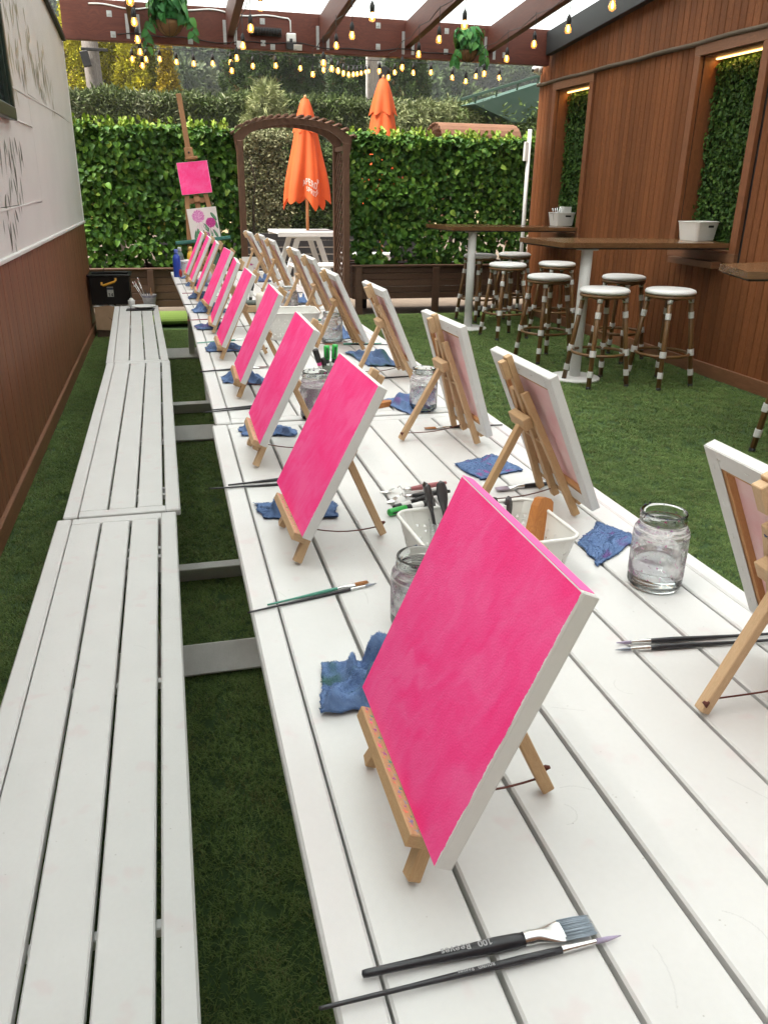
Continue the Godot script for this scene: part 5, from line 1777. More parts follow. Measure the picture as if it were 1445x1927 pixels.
func build_easels() -> void:
	var faces := [pink_paint(501, 640), pink_paint(511, 320), pink_paint(521, 320), pink_paint(531, 320)]
	M.faces = faces
	var L := [[.221, .836, -.772, 0.0, 23.4], [.22, .828, -1.673, 1.3, 27.2], [.209, .835, -2.311, -.6, 26.8], [.228, .829, -3.109, -1.0, 25.7], [.208, .822, -3.881, .2, 26.0], [.212, .812, -4.592, -2.0, 25.0], [.216, .821, -5.266, 2.8, 25.8], [.186, .826, -5.932, -1.8, 25.5], [.168, .821, -6.635, 0, 26.2], [.146, .825, -7.134, 0, 25.2]]
	var R := [[.964, .823, -.869, 1.5, 25.5], [.935, .813, -1.728, .2, 23.9], [.912, .806, -2.356, -1.6, 17.6], [.965, .812, -3.3, -.4, 23.8], [.913, .811, -3.96, -1.2, 25.6], [.92, .825, -4.634, -1.5, 24.9], [.908, .824, -5.213, -2.4, 23.0], [.905, .815, -6.3, -3.0, 23.5], [.862, .815, -6.78, -2.7, 20.0], [.872, .818, -7.5, -4.0, 26.5]]
	var ord := ["nearest the camera", "second from the camera", "third from the camera", "fourth from the camera", "fifth from the camera", "sixth from the camera", "seventh from the camera", "third from the far end", "second from the far end", "at the far end"]
	for row in 2:
		var s := 1.0 if row == 0 else -1.0
		var list: Array = L if row == 0 else R
		for k in 10:
			var q = list[k]
			var yaw := deg_to_rad(q[3])
			var tilt := deg_to_rad(q[4])
			var out := Vector3(-cos(yaw), 0, sin(yaw)) if row == 0 else Vector3(cos(yaw), 0, sin(yaw))
			var up := Vector3(0, cos(tilt), 0) - out * sin(tilt)
			var n := out * cos(tilt) + Vector3(0, sin(tilt), 0)
			var th := 0.019
			var P := Vector3(q[0], q[1], q[2])
			var cxf := Transform3D(Basis(up.cross(n), up, n), P)
			var side := "in the left row" if row == 0 else "in the right row, its back to us"
			make_canvas("canvas", 0.34 if row == 0 and k == 0 else 0.35, th, faces[0] if row == 0 and k == 0 else faces[1 + (k + row) % 3], "square pink canvas " + side + ", " + ord[k], cxf, "pink canvases on the tabletop easels")
			var d := (P.y - TOP - th * sin(tilt)) / cos(tilt)
			var zl := -d * sin(tilt) + th * cos(tilt)
			var org := P - out * zl
			org.y = TOP
			# the easel stands a little off the middle of its canvas
			org += up.cross(n) * [0.0, 0.03, 0.012, -0.008, 0.02, 0.0, -0.015, 0.01, 0.0, 0.0][k]
			var exf := Transform3D(Basis(Vector3.UP.cross(out), Vector3.UP, out), org)
			make_easel("small pine easel " + ("in the left row" if row == 0 else "in the right row") + ", " + ord[k] + ", holding a pink canvas", exf, tilt, d, 1 if row == 1 and k == 0 else (k * 2 + row) % 3, "tabletop easels", 0.335 if row == 0 and k == 0 else 0.366)
			if row == 0 and (k == 1 or k == 2):
				var ee: Node3D = get_node("tabletop_easel_%03d" % k)
				var up2 := Vector3(0, cos(tilt), -sin(tilt))
				var nn2 := Vector3(0, sin(tilt), cos(tilt))
				var pp := []
				for j in 22: pp.append([Vector3(-0.11 + j * 0.0102, 0, 0) + up2 * (d - 0.0004) + nn2 * (0.024 + 0.003 * sin(j * 2.7 + k)), up2, 0.005 + 0.003 * sin(j * 4.1)])
				paint_spots(ee, "paint_drips", pp, [Color(.7, .12, .22), Color(.65, .35, .25), Color(.6, .2, .3), Color(.2, .1, .1), Color(.7, .45, .35)])
			if row == 1 and k == 0:
				var er: Node3D = get_node("tabletop_easel_010")
				var nr := Vector3(0, sin(tilt), cos(tilt))
				paint_spots(er, "paint_dab", [[Vector3(0, cos(tilt), -sin(tilt)) * 0.318 + Vector3(0.033, 0, 0) - nr * 0.0173, -nr, 0.0095]], [Color(.012, .016, .11)])
			if row == 0 and k == 0:
				var c0: Node3D = get_node("canvas")
				boxpart(c0, "painted_top_edge", Vector3(-0.003, 0.34035, -0.0085), Vector3(0.333, 0.0008, 0.0165), mat(lin(1.0, .14, .42), 0.5), 0.0002)
				# dried paint left on the ledge of the nearest easel
				var e: Node3D = get_node("tabletop_easel")
				var uu := Vector3(0, cos(tilt), -sin(tilt))
				var nn := Vector3(0, sin(tilt), cos(tilt))
				var pts := []
				for j in 30: pts.append([Vector3(-0.116 + j * 0.008, 0, 0) + uu * (d - 0.0004) + nn * (0.0245 + 0.003 * sin(j * 2.1)), uu, 0.0055 + 0.0025 * sin(j * 3.3)])
				paint_spots(e, "paint_drips", pts, [Color(.35, .06, .3), Color(.75, .2, .12), Color(.05, .3, .22), Color(.2, .2, .4), Color(.8, .12, .25), Color(.3, .3, .32)])

func build_table_things() -> void:
	var purple := Color(.17, .06, .24)
	var green := Color(.03, .1, .05)
	var pinkish := Color(.4, .08, .3)
	var navy := Color(.03, .04, .08)
	var v := func(a, b, c, d, e, f, g, h) -> Array: return [Vector2(a, b), Vector2(c, d), Vector2(e, f), Vector2(g, h)]
	rag("crumpled blue rag with green stain behind the nearest pink canvas", v.call(.2, -1.13, .36, -1.11, .34, -.97, .165, -1.0), 601, .078, green, .7)
	rag("folded blue rag under the second easel of the left row", v.call(.165, -1.9, .36, -1.875, .36, -1.77, .17, -1.8), 602, .04, navy, .3)
	rag("blue rag with a flat hem lying left of the big water jar", v.call(.855, -1.5, .97, -1.6, 1.0, -1.5, .845, -1.375), 603, .016, purple, .3)
	rag("flat blue rag with pink corner behind the second easel of the right row", v.call(.77, -2.1, .91, -2.16, .945, -2.0, .787, -1.95), 604, .01, pinkish, .15)
	rag("blue rag at the foot of the third easel of the left row", v.call(.185, -2.61, .36, -2.57, .36, -2.47, .19, -2.52), 605, .035, navy, .4)
	rag("blue and purple rag beside the jar at the joint of two tables", v.call(.73, -2.86, .9, -2.95, .89, -2.7, .79, -2.66), 606, .035, purple, .9)
	rag("dark blue rag bunched beside the fourth easel of the right row", v.call(.8, -3.82, .92, -3.78, .99, -3.44, .85, -3.5), 607, .06, green, .6, .35)
	rag("blue rag under the fourth easel of the left row", v.call(.18, -3.38, .35, -3.34, .35, -3.22, .185, -3.27), 608, .045, navy, .4)
	rag("dark stained blue rag under the fifth easel of the left row", v.call(.145, -4.08, .34, -4.06, .34, -3.95, .15, -3.96), 609, .03, navy, .7, .2)
	rag("purplish rag under the sixth easel of the left row", v.call(.12, -4.75, .3, -4.72, .3, -4.6, .13, -4.62), 610, .05, purple, .95, .3)
	rag("blue rag under the seventh easel of the left row", v.call(.125, -5.4, .34, -5.36, .34, -5.25, .14, -5.27), 611, .06, navy, .2)
	rag("blue rag beside the fifth easel of the right row", v.call(.83, -4.4, .94, -4.36, .95, -4.18, .84, -4.22), 612, .05, navy, .4)
	rag("small blue rag beside the seventh easel of the right row", v.call(.83, -5.8, .93, -5.77, .93, -5.64, .84, -5.67), 613, .06, navy, .5)
	rag("purple-stained blue rag under the third easel from the far end, left row", v.call(.12, -6.05, .28, -6.03, .28, -5.94, .13, -5.96), 614, .05, purple, .5, .2)
	rag("blue rag under the second easel from the far end, left row", v.call(.125, -6.88, .31, -6.84, .31, -6.72, .135, -6.75), 615, .05, navy, .2)
	rag("dark blue rag in the middle of the farthest table", v.call(.72, -7.12, .84, -7.09, .84, -6.98, .735, -7.0), 616, .06, navy, .5, .3)
	rag("pale blue rag at the foot of the far-end easel, left row", v.call(.1, -7.42, .24, -7.4, .24, -7.31, .105, -7.33), 617, .02, pinkish, .2)

	jar("large clear water jar with paint-smeared rim at the right of the nearest table", Vector2(.918, -1.285), .055, .163, .4, Color(.93, .94, .95), 46, 1)
	jar("water jar half hidden behind the nearest pink canvas", Vector2(.398, -1.24), .053, .14, .62, Color(.8, .79, .81), 30, 2)
	jar("jar of milky water with a purple-crusted rim between the left easels", Vector2(.462, -2.69), .055, .165, .72, Color(.5, .47, .48, .9), 70, 3)
	jar("tall jar of grey-blue water at the joint of two tables", Vector2(.862, -2.72), .05, .155, .5, Color(.62, .68, .74), 26, 4)
	jar("clear water jar with a pink smear behind the fifth easel of the right row", Vector2(.80, -4.13), .055, .155, .35, Color(.82, .84, .86), 14, 5)
	jar("jar of greenish water beyond the perforated basket on the middle table", Vector2(.74, -5.24), .055, .16, .8, Color(.52, .57, .55, .9), 8, 6)

	var teal := tmat(mottle(88, lin(.06, .26, .19), lin(.1, .34, .25), 64, 0.05, 0.4, 0.5), 12.0, 0.35)
	var redh := mat(lin(.25, .02, .04), 0.35)
	var lilac := Color(.42, .36, .5)
	var grey := Color(.35, .38, .45)
	var ginger := Color(.42, .17, .05)
	brush("broad flat black brush at the near edge of the table, in front of the canvas", Vector2(.133, -.561), Vector2(.392, -.56), M.lacquer, true, Color(.3, .36, .42), .0082, "100   Reeves", 0.0, .027)
	brush("slim round black brush at the near edge, its handle beyond the table", Vector2(.084, -.535), Vector2(.415, -.541), M.lacquer, false, lilac, .0044, "ROUND   Reeves", .004)
	brush("teal flat brush with ginger hair between the first two left easels", Vector2(.133, -1.367), Vector2(.345, -1.421), teal, true, ginger, .0036, "", 0.0, .012)
	brush("thin black brush beside the teal one, overhanging the table edge", Vector2(.093, -1.345), Vector2(.36, -1.408), M.lacquer, false, grey, .0036)
	brush("black brush overhanging the left edge behind the second left canvas", Vector2(.059, -2.037), Vector2(.345, -2.03), M.lacquer, false, grey, .004)
	brush("second black brush close beside the overhanging one, left of the second canvas", Vector2(.11, -2.052), Vector2(.37, -2.085), M.lacquer, true, lilac, .0048, "", 0.0, .018)
	brush("long black brush before the third left canvas, at the table joint", Vector2(.085, -2.825), Vector2(.35, -2.87), M.lacquer, false, grey, .004)
	brush("thicker black brush beside the long one near the table joint", Vector2(.11, -2.85), Vector2(.38, -2.9), M.lacquer, true, lilac, .0045, "", 0.0, .016)
	brush("black brush with broad pale tip before the fourth left canvas", Vector2(.095, -3.5), Vector2(.4, -3.56), M.lacquer, true, Color(.4, .3, .3), .0055, "", 0.0, .022)
	brush("teal brush with ginger hair before the fifth left canvas", Vector2(.114, -4.2), Vector2(.4, -4.285), teal, true, ginger, .0045, "", 0.0, .016)
	brush("dark red brush before the sixth left canvas", Vector2(.086, -4.966), Vector2(.35, -5.01), redh, false, grey, .0045)
	brush("black brush before the seventh left canvas", Vector2(.081, -5.642), Vector2(.36, -5.71), M.lacquer, false, grey, .0055)
	brush("dark red brush before the third canvas from the far end, left row", Vector2(.09, -6.27), Vector2(.36, -6.31), redh, false, grey, .005)
	brush("black brush before the second canvas from the far end, left row", Vector2(.061, -6.878), Vector2(.33, -6.95), M.lacquer, false, grey, .0055)
	brush("black brush with lilac tip in front of the nearest right easel", Vector2(1.015, -1.05), Vector2(.72, -1.087), M.lacquer, false, lilac, .005)
	brush("black brush with bluish tip lying against its neighbour by the right easel", Vector2(1.005, -1.03), Vector2(.706, -1.066), M.lacquer, false, grey, .0052)
	brush("broad black brush with clear flat tip behind the basket", Vector2(1.07, -1.885), Vector2(.803, -1.868), M.lacquer, true, Color(.5, .42, .52), .0065, "", 0.0, .024)
	brush("black brush with ginger tip below the third right easel", Vector2(1.066, -2.458), Vector2(.791, -2.474), M.lacquer, true, ginger, .0048, "", 0.0, .016)
	brush("black brush beneath the fourth right canvas", Vector2(.98, -3.25), Vector2(.69, -3.22), M.lacquer, false, grey, .0055)
	brush("teal brush with ginger tip beside the fifth right easel", Vector2(1.04, -4.026), Vector2(.748, -4.05), teal, true, ginger, .0055, "", 0.0, .02)
	brush("black brush beside the teal one at the fifth right easel", Vector2(1.09, -3.98), Vector2(.8, -4.06), M.lacquer, false, grey, .0045)
	brush("teal brush under the sixth right easel", Vector2(1.05, -4.83), Vector2(.76, -4.86), teal, false, grey, .006)
	brush("black brush before the far right easels", Vector2(1.0, -5.55), Vector2(.72, -5.57), M.lacquer, false, grey, .007)
	brush("dark brush beside the far jar, right row", Vector2(.98, -6.2), Vector2(.7, -6.22), M.lacquer, false, grey, .007)

	# perforated basket behind the nearest canvas and what it holds
	basket("plastic_basket", "white perforated plastic basket behind the nearest pink canvas", Vector3(.59, TOP, -1.41), 0.04, .32, .225, .112, "white perforated baskets on the long table")
	var cup := thing("clear_cup", "clear plastic cup of dark spoons standing in the nearest basket", "cup", Vector3(.535, TOP + .005, -1.5))
	var cg := mat(Color(.85, .87, .88, .25), 0.08)
	cg.transparency = BaseMaterial3D.TRANSPARENCY_ALPHA
	part(cup, "cup_wall", lathe([Vector2(0, 0), Vector2(.028, 0), Vector2(.036, .085), Vector2(.0375, .086), Vector2(.0345, .084), Vector2(.0265, .003), Vector2(0, .003)], 28), cg)
	var dark := mat(lin(.1, .095, .1), 0.25, 0.6)
	var sp := lathe([Vector2(0, 0), Vector2(.004, .002), Vector2(.005, .06), Vector2(.0055, .1), Vector2(.011, .125), Vector2(.0125, .145), Vector2(.009, .162), Vector2(0, .168)], 12)
	for q in [[-.018, .006, .28, 0.2], [-.006, -.012, .2, -0.12], [.012, .008, -.16, 0.12], [.002, .016, .06, 0.3], [.018, -.006, -.38, -0.2]]:
		var s := thing("spoon", "dark metal spoon standing in the clear cup in the basket", "spoon", cup.position + Vector3(q[0], .006, q[1]), 0, "dark spoons in the clear cup")
		s.rotation = Vector3(q[3], rng.randf() * 3.0, q[2])
		part(s, "spoon_body", sp, dark, Transform3D(Basis.from_scale(Vector3(1, 1, 0.45)), Vector3.ZERO))
	var pr := thing("paper_pack", "white folded paper packet standing at the back of the nearest basket", "packet", Vector3(.61, TOP + .006, -1.485), 0.05)
	for k in 3: part(pr, "sheet", box(Vector3(.12, .11 - .006 * k, .003), 0.001), M.plastic_white, Transform3D(Basis(Vector3(1, 0, 0), -0.1 - 0.05 * k), Vector3(.003 * k, .055, -.012 * k)))
	var wb := thing("tool_grip", "orange-brown wooden tool handle sticking out of the nearest basket", "handle", Vector3(.70, TOP + .01, -1.42))
	wb.rotation = Vector3(-0.25, 0.3, -0.42)
	var wh := plate(PackedVector2Array([Vector2(-.017, 0), Vector2(.017, 0), Vector2(.021, .06), Vector2(.0215, .12), Vector2(.017, .138), Vector2(.008, .143), Vector2(-.008, .143), Vector2(-.017, .138), Vector2(-.0215, .12), Vector2(-.021, .06)]), .024)
	part(wb, "handle_body", wh, M.orange_wood, Transform3D(Basis.IDENTITY, Vector3(0, 0, -.012)))
	# more utensils leaning at the back right of the basket
	for q in [[.655, -1.5, .25], [.675, -1.505, .12], [.69, -1.495, -.05]]:
		var s := thing("spoon", "dark round-headed spoon leaning at the back of the nearest basket", "spoon", Vector3(q[0], TOP + .008, q[1]), 0, "dark spoons at the back of the basket")
		s.rotation = Vector3(-.22, 0.4, q[2])
		part(s, "spoon_body", sp, dark, Transform3D(Basis.from_scale(Vector3(.9, .72, 0.4)), Vector3.ZERO))
	# marker and palette knives on the table behind
	var mk := func(label: String, a: Vector3, b: Vector3, body: Material, cap: Material, r: float) -> void:
		var t := thing("marker_pen", label, "marker", Vector3.ZERO)
		t.transform = Transform3D(along(a, b).basis, a)
		var L := a.distance_to(b)
		part(t, "cap", lathe([Vector2(0, 0), Vector2(r * .9, 0), Vector2(r * 1.08, .002), Vector2(r * 1.08, L * .4), Vector2(0, L * .4)], 16), cap)
		part(t, "barrel", lathe([Vector2(0, L * .4), Vector2(r * .92, L * .4), Vector2(r * .95, L * .97), Vector2(r * .8, L), Vector2(0, L)], 16), body)
		part(t, "band", lathe([Vector2(r * .93, L * .52), Vector2(r * .965, L * .521), Vector2(r * .965, L * .8), Vector2(r * .93, L * .801)], 16), M.plastic_white)
		boxpart(t, "cap_clip", Vector3(0, L * .2, r * 1.12), Vector3(r * .5, L * .3, .002), M.black, 0.0005)
	mk.call("green-capped black marker lying beside the nearest basket", Vector3(.478, TOP + .0095, -1.758), Vector3(.60, TOP + .0095, -1.805), M.black, M.green_pen, .0085)
	mk.call("black marker lying behind the green-capped one", Vector3(.60, TOP + .0085, -1.84), Vector3(.50, TOP + .0085, -1.79), M.black, M.black_soft, .0075)
	var knife := func(label: String, a: Vector2, b: Vector2, c: Vector2, hm: Material) -> void:   # tip, neck, handle end
		var t := thing("palette_knife", label, "palette knife", Vector3(a.x, TOP, a.y))
		var d := Vector3(b.x - a.x, 0, b.y - a.y)
		var s := d.normalized().cross(Vector3.UP) * .0085
		var st := begin(true)
		add_sheet(st, 8, 4, func(u: float, w: float) -> Vector3:
			return d * u * .72 + s * (w * 2.0 - 1.0) * sin(PI * clampf(u * .85 + .1, 0, 1)) + Vector3(0, .004 + .012 * smoothstep(.3, 1.0, u), 0))
		part(t, "blade", done(st), M.steel)
		part(t, "neck", tube([d * .7 + Vector3(0, .015, 0), d * .8 + Vector3(0, .021, 0), d * .9 + Vector3(0, .012, 0), d + Vector3(0, .009, 0)], .0018, 6), M.steel)
		var e := Vector3(c.x - a.x, .008, c.y - a.y)
		var dd := (e - d).normalized()
		part(t, "ferrule", tube([d + Vector3(0, .009, 0), d + dd * .018 + Vector3(0, .009, 0)], .006, 10), M.steel)
		part(t, "handle", tube([d + dd * .018 + Vector3(0, .009, 0), d + dd * .05 + Vector3(0, .009, 0), d + dd * .1 + Vector3(0, .009, 0), d + dd * .12 + Vector3(0, .009, 0)], [.0055, .0075, .0065, .004], 10), hm)
	knife.call("palette knife with reddish handle, farther of the two behind the basket", Vector2(.497, -1.919), Vector2(.56, -1.905), Vector2(.68, -1.915), tmat(mottle(89, lin(.3, .06, .08), lin(.42, .2, .18), 64, 0.06, 0.4, 0.5), 14.0, 0.5))
	knife.call("palette knife with dark handle, nearer of the two behind the basket", Vector2(.494, -1.841), Vector2(.548, -1.857), Vector2(.66, -1.85), M.black)
	# second perforated basket and pen pot on the middle table
	basket("plastic_basket", "white perforated plastic basket in the middle of the second table", Vector3(.61, TOP, -4.33), -0.05, .3, .25, .14, "white perforated baskets on the long table")
	var pot := thing("pen_pot", "squat grey pot of markers between the easels of the second table", "pot", Vector3(.60, TOP, -3.16))
	part(pot, "pot_wall", lathe([Vector2(0, 0), Vector2(.036, 0), Vector2(.043, .09), Vector2(.046, .092), Vector2(.041, .09), Vector2(.033, .004), Vector2(0, .004)], 28), mat(lin(.22, .25, .21), 0.3))
	mk.call("upright marker with green cap in the grey pot, left one", Vector3(.588, TOP + .165, -3.15), Vector3(.59, TOP + .03, -3.16), M.black, M.green_pen, .011)
	mk.call("upright marker with green cap in the grey pot, right one", Vector3(.622, TOP + .168, -3.15), Vector3(.615, TOP + .03, -3.16), M.black, M.green_pen, .011)
	mk.call("black marker with pink band leaning left in the grey pot", Vector3(.538, TOP + .155, -3.13), Vector3(.578, TOP + .03, -3.155), M.pink, M.black, .011)
	mk.call("short black marker low in the grey pot", Vector3(.57, TOP + .12, -3.13), Vector3(.585, TOP + .03, -3.15), M.black, M.black_soft, .009)
	var sc := thing("wooden_block", "small brown wooden block on the table behind the third left canvas", "block", Vector3(.72, TOP + .009, -2.79), 0.5)
	part(sc, "block_body", plate(PackedVector2Array([Vector2(-.05, -.012), Vector2(.035, -.016), Vector2(.05, -.006), Vector2(.05, .008), Vector2(.03, .016), Vector2(-.05, .012)]), .018), M.orange_wood, Transform3D(Basis(Vector3(1, 0, 0), -PI / 2), Vector3(0, -.009, 0)))
	# round white pot, grey lid and board farther along
	var can := thing("white_pot", "cream pot with pink drips behind the fifth left canvas", "pot", Vector3(.565, TOP, -5.1))
	part(can, "pot_wall", lathe([Vector2(0, 0), Vector2(.05, 0), Vector2(.053, .006), Vector2(.053, .12), Vector2(.047, .135), Vector2(.03, .14), Vector2(0, .14)], 28), mat(lin(.62, .58, .5), 0.5))
	paint_spots(can, "paint_drips", [[Vector3(.03, .06, .044), Vector3(.5, 0, .8), .012], [Vector3(-.03, .04, .044), Vector3(-.5, 0, .8), .01], [Vector3(.045, .1, .03), Vector3(.8, 0, .5), .01]], [Color(.3, .12, .13), Color(.25, .1, .12)])
	var bd := thing("wooden_board", "pale wooden board lying beside the cream pot", "board", Vector3(.50, TOP + .001, -5.3), 0.1)
	boxpart(bd, "board_body", Vector3(0, .02, 0), Vector3(.24, .04, .1), M.pine[1], .003)
	boxpart(bd, "cloth", Vector3(0.01, .052, -.02), Vector3(.2, .022, .09), mat(lin(.12, .14, .125), 0.8), .008)
	mk.call("green marker standing behind the sixth left canvas", Vector3(.50, TOP + .17, -5.55), Vector3(.49, TOP + .04, -5.55), M.black, M.green_pen, .013)
	mk.call("black marker leaning right behind the sixth left canvas", Vector3(.545, TOP + .18, -5.55), Vector3(.52, TOP + .03, -5.55), M.black, M.black_soft, .012)
	# paint bottles and pots at the far end
	var bottle := func(label: String, x: float, z: float, r: float, h: float, m: Material, cap: Material) -> void:
		var t := thing("paint_bottle", label, "bottle", Vector3(x, TOP, z), 0, "paint bottles at the far end of the tables")
		part(t, "body", lathe([Vector2(0, 0), Vector2(r * .95, 0), Vector2(r, .006), Vector2(r, h * .66), Vector2(r * .9, h * .75), Vector2(r * .45, h * .83), Vector2(r * .42, h * .86), Vector2(0, h * .86)], 24), m)
		part(t, "cap", lathe([Vector2(0, h * .86), Vector2(r * .5, h * .86), Vector2(r * .5, h * .97), Vector2(r * .42, h), Vector2(0, h)], 16), cap)
	bottle.call("tall blue paint bottle at the far left end of the tables", .082, -7.5, .033, .23, mat(lin(.02, .06, .36), 0.3), mat(lin(.1, .16, .5), 0.3))
	bottle.call("grey paint bottle behind the tall blue one", .115, -7.62, .033, .24, mat(lin(.12, .17, .17), 0.35), mat(lin(.4, .46, .45), 0.4))
	bottle.call("yellow paint bottle behind the far-end pink canvas", .212, -7.68, .033, .24, mat(lin(.7, .42, .05), 0.35), mat(lin(.7, .45, .15), 0.4))
	bottle.call("green paint bottle with red label behind the far left canvases", .43, -7.72, .033, .24, mat(lin(.06, .12, .09), 0.35), mat(lin(.5, .45, .36), 0.4))
	var pk := thing("paint_tub", "white tub with pink paint under its rim beside the blue bottle", "tub", Vector3(.155, TOP, -7.58))
	part(pk, "tub_wall", lathe([Vector2(0, 0), Vector2(.04, 0), Vector2(.048, .12), Vector2(.053, .121), Vector2(.053, .135), Vector2(.046, .135), Vector2(.038, .01), Vector2(0, .01)], 28), M.plastic_white)
	part(pk, "paint", lathe([Vector2(0, .118), Vector2(.0455, .118)], 24), M.pink)
	paint_spots(pk, "paint_drips", [[Vector3(.0, .11, .0485), Vector3(0, 0, 1), .012], [Vector3(-.03, .115, .038), Vector3(-.6, 0, .8), .012], [Vector3(.03, .1, .037), Vector3(.6, 0, .8), .01]], [Color(.65, .05, .25)])
	var mg := thing("paint_tube", "small red paint tube standing in front of the white tub", "paint tube", Vector3(.108, TOP, -7.43))
	part(mg, "tube_body", lathe([Vector2(0, 0), Vector2(.008, 0), Vector2(.008, .012), Vector2(.014, .018), Vector2(.0135, .05), Vector2(.006, .07), Vector2(0, .071)], 16), mat(lin(.35, .03, .03), 0.4), Transform3D(Basis.IDENTITY, Vector3(0, 0.0, 0)))
	var pc := thing("paint_pot", "lilac-smeared clear pot behind the far left easels", "pot", Vector3(.33, TOP, -7.05))
	part(pc, "pot_wall", lathe([Vector2(0, 0), Vector2(.04, 0), Vector2(.046, .1), Vector2(.043, .1), Vector2(.037, .005), Vector2(0, .005)], 24), mat(lin(.5, .45, .52), 0.3))
	var xf := Transform3D(Basis(Vector3(1, 0, 0), -0.2), Vector3(.74, TOP + .002, -7.68))
	var sk := make_canvas("canvas", .15, .016, M.canvas_white, "small white canvas with a pink flower sketch at the far right end of the tables", xf, "")
	paint_spots(sk, "flower_print", [[Vector3(.01, .08, .0012), Vector3(0, 0, 1), .03], [Vector3(.03, .05, .0012), Vector3(0, 0, 1), .018], [Vector3(-.03, .04, .0012), Vector3(0, 0, 1), .014]], [Color(.4, .05, .2), Color(.45, .15, .3), Color(.1, .2, .08)])

func flower_picture() -> StandardMaterial3D:
	var S := 384
	var img := Image.create(S, S, false, Image.FORMAT_RGB8)
	var n := noise(700, 0.012, 3)
	for y in S:
		for x in S:
			img.set_pixel(x, y, lin(.66, .62, .58).lerp(lin(.72, .6, .62), 0.5 + 0.5 * n.get_noise_2d(x, y)))
	var r := RandomNumberGenerator.new()
	r.seed = 77
	var dab := func(cx: float, cy: float, w: float, l: float, a: float, c: Color) -> void:
		var m := int(l) + 1
		for yy in range(maxi(0, int(cy) - m), mini(S, int(cy) + m)):
			for xx in range(maxi(0, int(cx) - m), mini(S, int(cx) + m)):
				var d := Vector2(xx - cx, yy - cy).rotated(-a)
				if pow(d.x / w, 2) + pow(d.y / l, 2) < 1.0: img.set_pixel(xx, yy, c)
	# leaves
	for q in [[70, 330, 22, 75, .3], [110, 300, 16, 60, -.3], [215, 250, 24, 62, -.5], [240, 320, 20, 70, .35], [335, 120, 20, 62, -.55], [350, 210, 18, 70, -.25], [330, 340, 18, 60, -.4], [170, 330, 14, 50, .1], [285, 330, 14, 55, .2]]:
		dab.call(q[0], q[1], q[2], q[3], q[4], lin(.035, .13, .06))
		dab.call(q[0] + 5, q[1], q[2] * .45, q[3] * .8, q[4], lin(.1, .24, .13))
	# drooping pale petals
	for q in [[130, 230, 9, 60, .15], [160, 250, 8, 55, -.1], [95, 245, 7, 50, .4], [255, 290, 8, 50, .25], [290, 290, 8, 55, -.2], [330, 290, 8, 55, -.45], [190, 220, 7, 45, -.3]]:
		dab.call(q[0], q[1], q[2], q[3], q[4], lin(.66, .48, .54))
	# two pompom flowers built of small petals, and a third low down
	for f in [[135.0, 100.0, 78.0, lin(.5, .1, .34), lin(.78, .42, .62), 620], [285.0, 195.0, 62.0, lin(.34, .01, .16), lin(.55, .04, .28), 480], [205.0, 350.0, 40.0, lin(.3, .02, .2), lin(.5, .06, .33), 200]]:
		dab.call(f[0], f[1], f[2] * .93, f[2] * .93, 0, f[3])
		for k in f[5]:
			var a := r.randf() * TAU
			var d: float = f[2] * pow(r.randf(), .6)
			dab.call(f[0] + cos(a) * d, f[1] + sin(a) * d, r.randf_range(2.5, 4.5), r.randf_range(6, 11), a + PI / 2 + r.randfn(0, .5), f[3].lerp(f[4], r.randf()))
	for k in 60: dab.call(r.randf_range(60, 340), r.randf_range(230, 370), 2.5, 4.0, r.randf() * 3.0, lin(.7, .68, .6))
	img.generate_mipmaps()
	var m := mat(Color.WHITE, 0.6)
	m.albedo_texture = tex(img)
	return m

